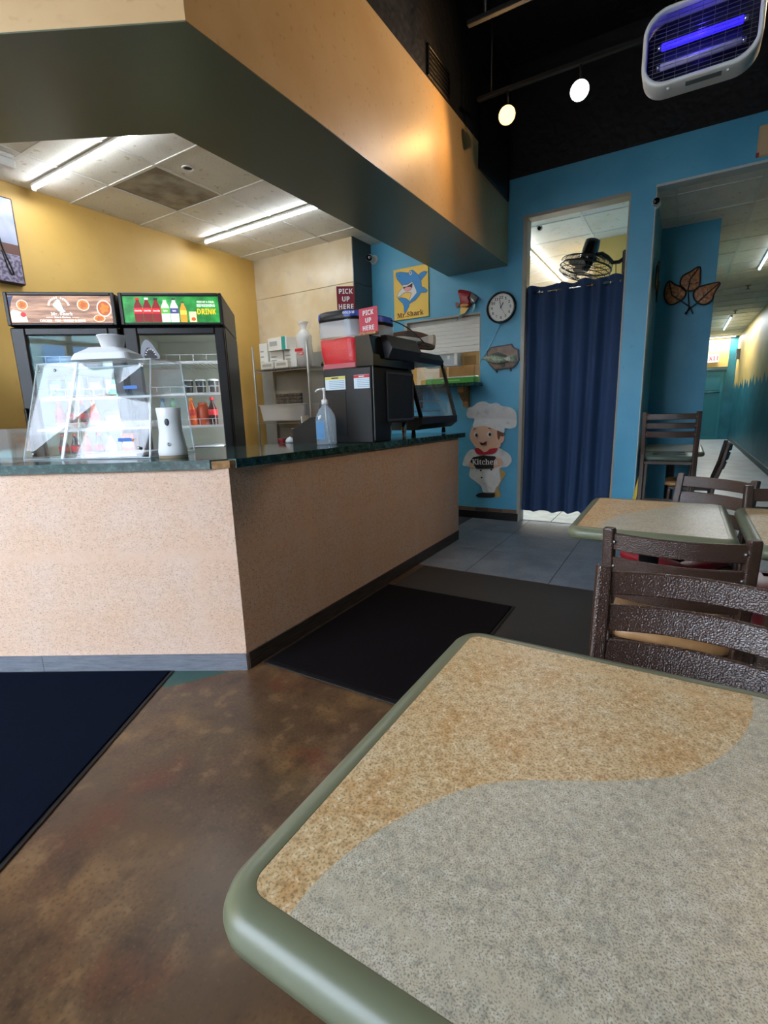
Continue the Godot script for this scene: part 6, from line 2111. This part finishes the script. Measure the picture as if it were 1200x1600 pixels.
# ---------------------------------------------------------------- overhead: tracks, lamps, insect zapper
func build_overhead() -> void:
	for q in [[-1.42, -3.80, "far"], [-1.22, -3.10, "near"]]:
		var t := thing("light_track", "thin black track under the black ceiling, %s one" % ("carrying two lamps" if q[2] == "far" else "nearer"), "track", Vector3((q[0] + 2.2) / 2, 3.335, q[1]))
		var l: float = 2.2 - q[0]
		part("rail", bx(Vector3(0, 0.012, 0), Vector3(l, 0.024, 0.034), 0.003), mat(rgb(9, 9, 10), 0.6), t)
		for x in [-l / 2 + 0.1, 0.0, l / 2 - 0.1]:
			var st := S(true)
			tube(st, [Vector3(x, 0.024, 0), Vector3(x, 0.865, 0)], 0.006, 6)
			part("rod", st, M.black, t)
	var lamps := [
		[Vector3(-1.205, 3.335, -3.80), rgb(255, 196, 120), 4.0, "warm glowing round spot lamp nearest the soffit", 0.35, Vector3(0.14, -0.30, 1.0), 84.0],
		[Vector3(-0.73, 3.335, -3.80), rgb(246, 250, 255), 6.0, "white glowing round spot lamp under the black ceiling", 0.4, Vector3(0.14, -0.30, 1.0), 84.0],
		[Vector3(0.85, 3.335, -3.10), rgb(255, 214, 164), 4.0, "warm spot lamp right of the zapper turned to the soffit", 1.8, Vector3(-2.4, -0.8, 1.2), 56.0]]
	for l in lamps:
		var t := thing("spot_lamp", l[3], "lamp", l[0])
		var d: Vector3 = (l[5] as Vector3).normalized()
		var x := d.cross(Vector3.UP).normalized()
		var b := Basis(x, d, x.cross(d))
		var at := Vector3(0, -0.145, 0)
		var st := S(true)
		lathe(st, [[0.02, -0.13], [0.035, -0.12], [0.04, -0.06], [0.062, 0.0], [0.062, 0.006], [0.057, 0.006]], 24, Transform3D(b, at), true, false)
		part("head", st, M.black, t)
		st = S(true)
		lathe(st, [[0.057, 0.002], [0.04, 0.006], [0.0, 0.008]], 24, Transform3D(b, at))
		part("lamp_face", st, glow(l[1], l[2]), t)
		st = S(true)
		tube(st, [Vector3(0, 0, 0), Vector3(0, -0.05, -0.02), at + b.y * -0.1], 0.008, 8)
		part("stem", st, M.black, t)
		var s := SpotLight3D.new()
		s.name = "spot_light"
		s.light_color = l[1]
		s.light_energy = l[4]
		s.spot_angle = l[6]
		s.spot_angle_attenuation = 0.4
		s.spot_range = 14.0
		s.spot_attenuation = 2.0
		s.light_size = 0.05
		s.shadow_enabled = true
		add_child(s, true)
		s.position = t.position + at + d * 0.02
		s.look_at(s.position + d, Vector3.UP)
	# insect zapper
	var t := thing("insect_zapper", "white rounded insect zapper with a blue tube hanging near the ceiling", "insect zapper", Vector3(-0.052, 2.455, -2.60))
	var w := 0.40
	var h := 0.275
	var st := S(true)
	var rings := []
	for q in [[0.0, -0.05], [0.0, 0.05], [-0.006, 0.056], [-0.016, 0.054], [-0.018, 0.03]]:
		var r := []
		var p := rrect(w, h, 0.085, 8)
		for i in p.size():
			var f := Vector2(1.0 + q[0] * 2 / w, 1.0 + q[0] * 2 / h)
			r.append(Vector3(p[i].x * f.x, p[i].y * f.y + h / 2, q[1]))
		rings.append(r)
	loft(st, rings, false, false)
	part("frame", st, mat(rgb(196, 199, 197), 0.35), t)
	st = S()
	var back := rrect(w - 0.01, h - 0.01, 0.08, 6)
	prism(st, back, 0.008, Transform3D(Basis(), Vector3(0, h / 2, -0.05)))
	part("back_plate", st, mat(rgb(30, 30, 36), 0.2), t)
	st = S()
	for k in 17:
		var y := 0.02 + k * 0.0147
		var half := w / 2 - 0.022 - (0.05 if k in [0, 16] else 0.02 if k in [1, 15] else 0.0)
		bar(st, Vector3(-half, y, 0.035), Vector3(half, y, 0.035), 0.0016, 0.0016)
	for k in 9:
		var x := -0.16 + k * 0.04
		bar(st, Vector3(x, 0.025, 0.033), Vector3(x, h - 0.025, 0.033), 0.0014, 0.0014)
	part("grid", st, mat(rgb(120, 122, 128), 0.3, 0.8), t)
	for k in 2:
		var y := [0.165, 0.095][k] as float
		st = S(true)
		tube(st, [Vector3(-0.135, y, 0.0), Vector3(0.135, y, 0.0)], 0.013, 12)
		part("uv_tube", st, glow(rgb(50, 36, 255), 1.6) if k == 0 else mat(rgb(170, 164, 210), 0.2), t)
		for s in [-1, 1]:
			st = S(true)
			tube(st, [Vector3(s * 0.135, y, 0), Vector3(s * 0.15, y, 0)], 0.011, 10)
			part("tube_cap", st, M.chrome, t)
	var o := OmniLight3D.new()
	o.name = "uv_light"
	o.light_color = Color(0.3, 0.22, 1.0)
	o.light_energy = 0.012
	o.omni_range = 4.0
	o.omni_attenuation = 2.0
	o.light_size = 0.02
	o.shadow_enabled = true
	add_child(o)
	o.position = t.position + Vector3(0, 0.165, 0.025)
	part("switch_panel", bx(Vector3(0.02, 0.0, 0.02), Vector3(0.12, 0.004, 0.03)), mat(rgb(90, 100, 98), 0.4), t)
	for x in [-0.1, 0.1]:
		st = S(true)
		lathe(st, [[0.005, -0.006], [0.006, 0.0]], 8, Transform3D(Basis(), Vector3(x, 0.0, 0.03)))
		part("foot", st, M.white, t)
		st = S(true)
		tube(st, [Vector3(x, h, 0), Vector3(x * 0.5, h + 0.4, 0), Vector3(x * 0.5, 1.745, 0)], 0.002, 5)
		part("hanging_wire", st, M.black, t)
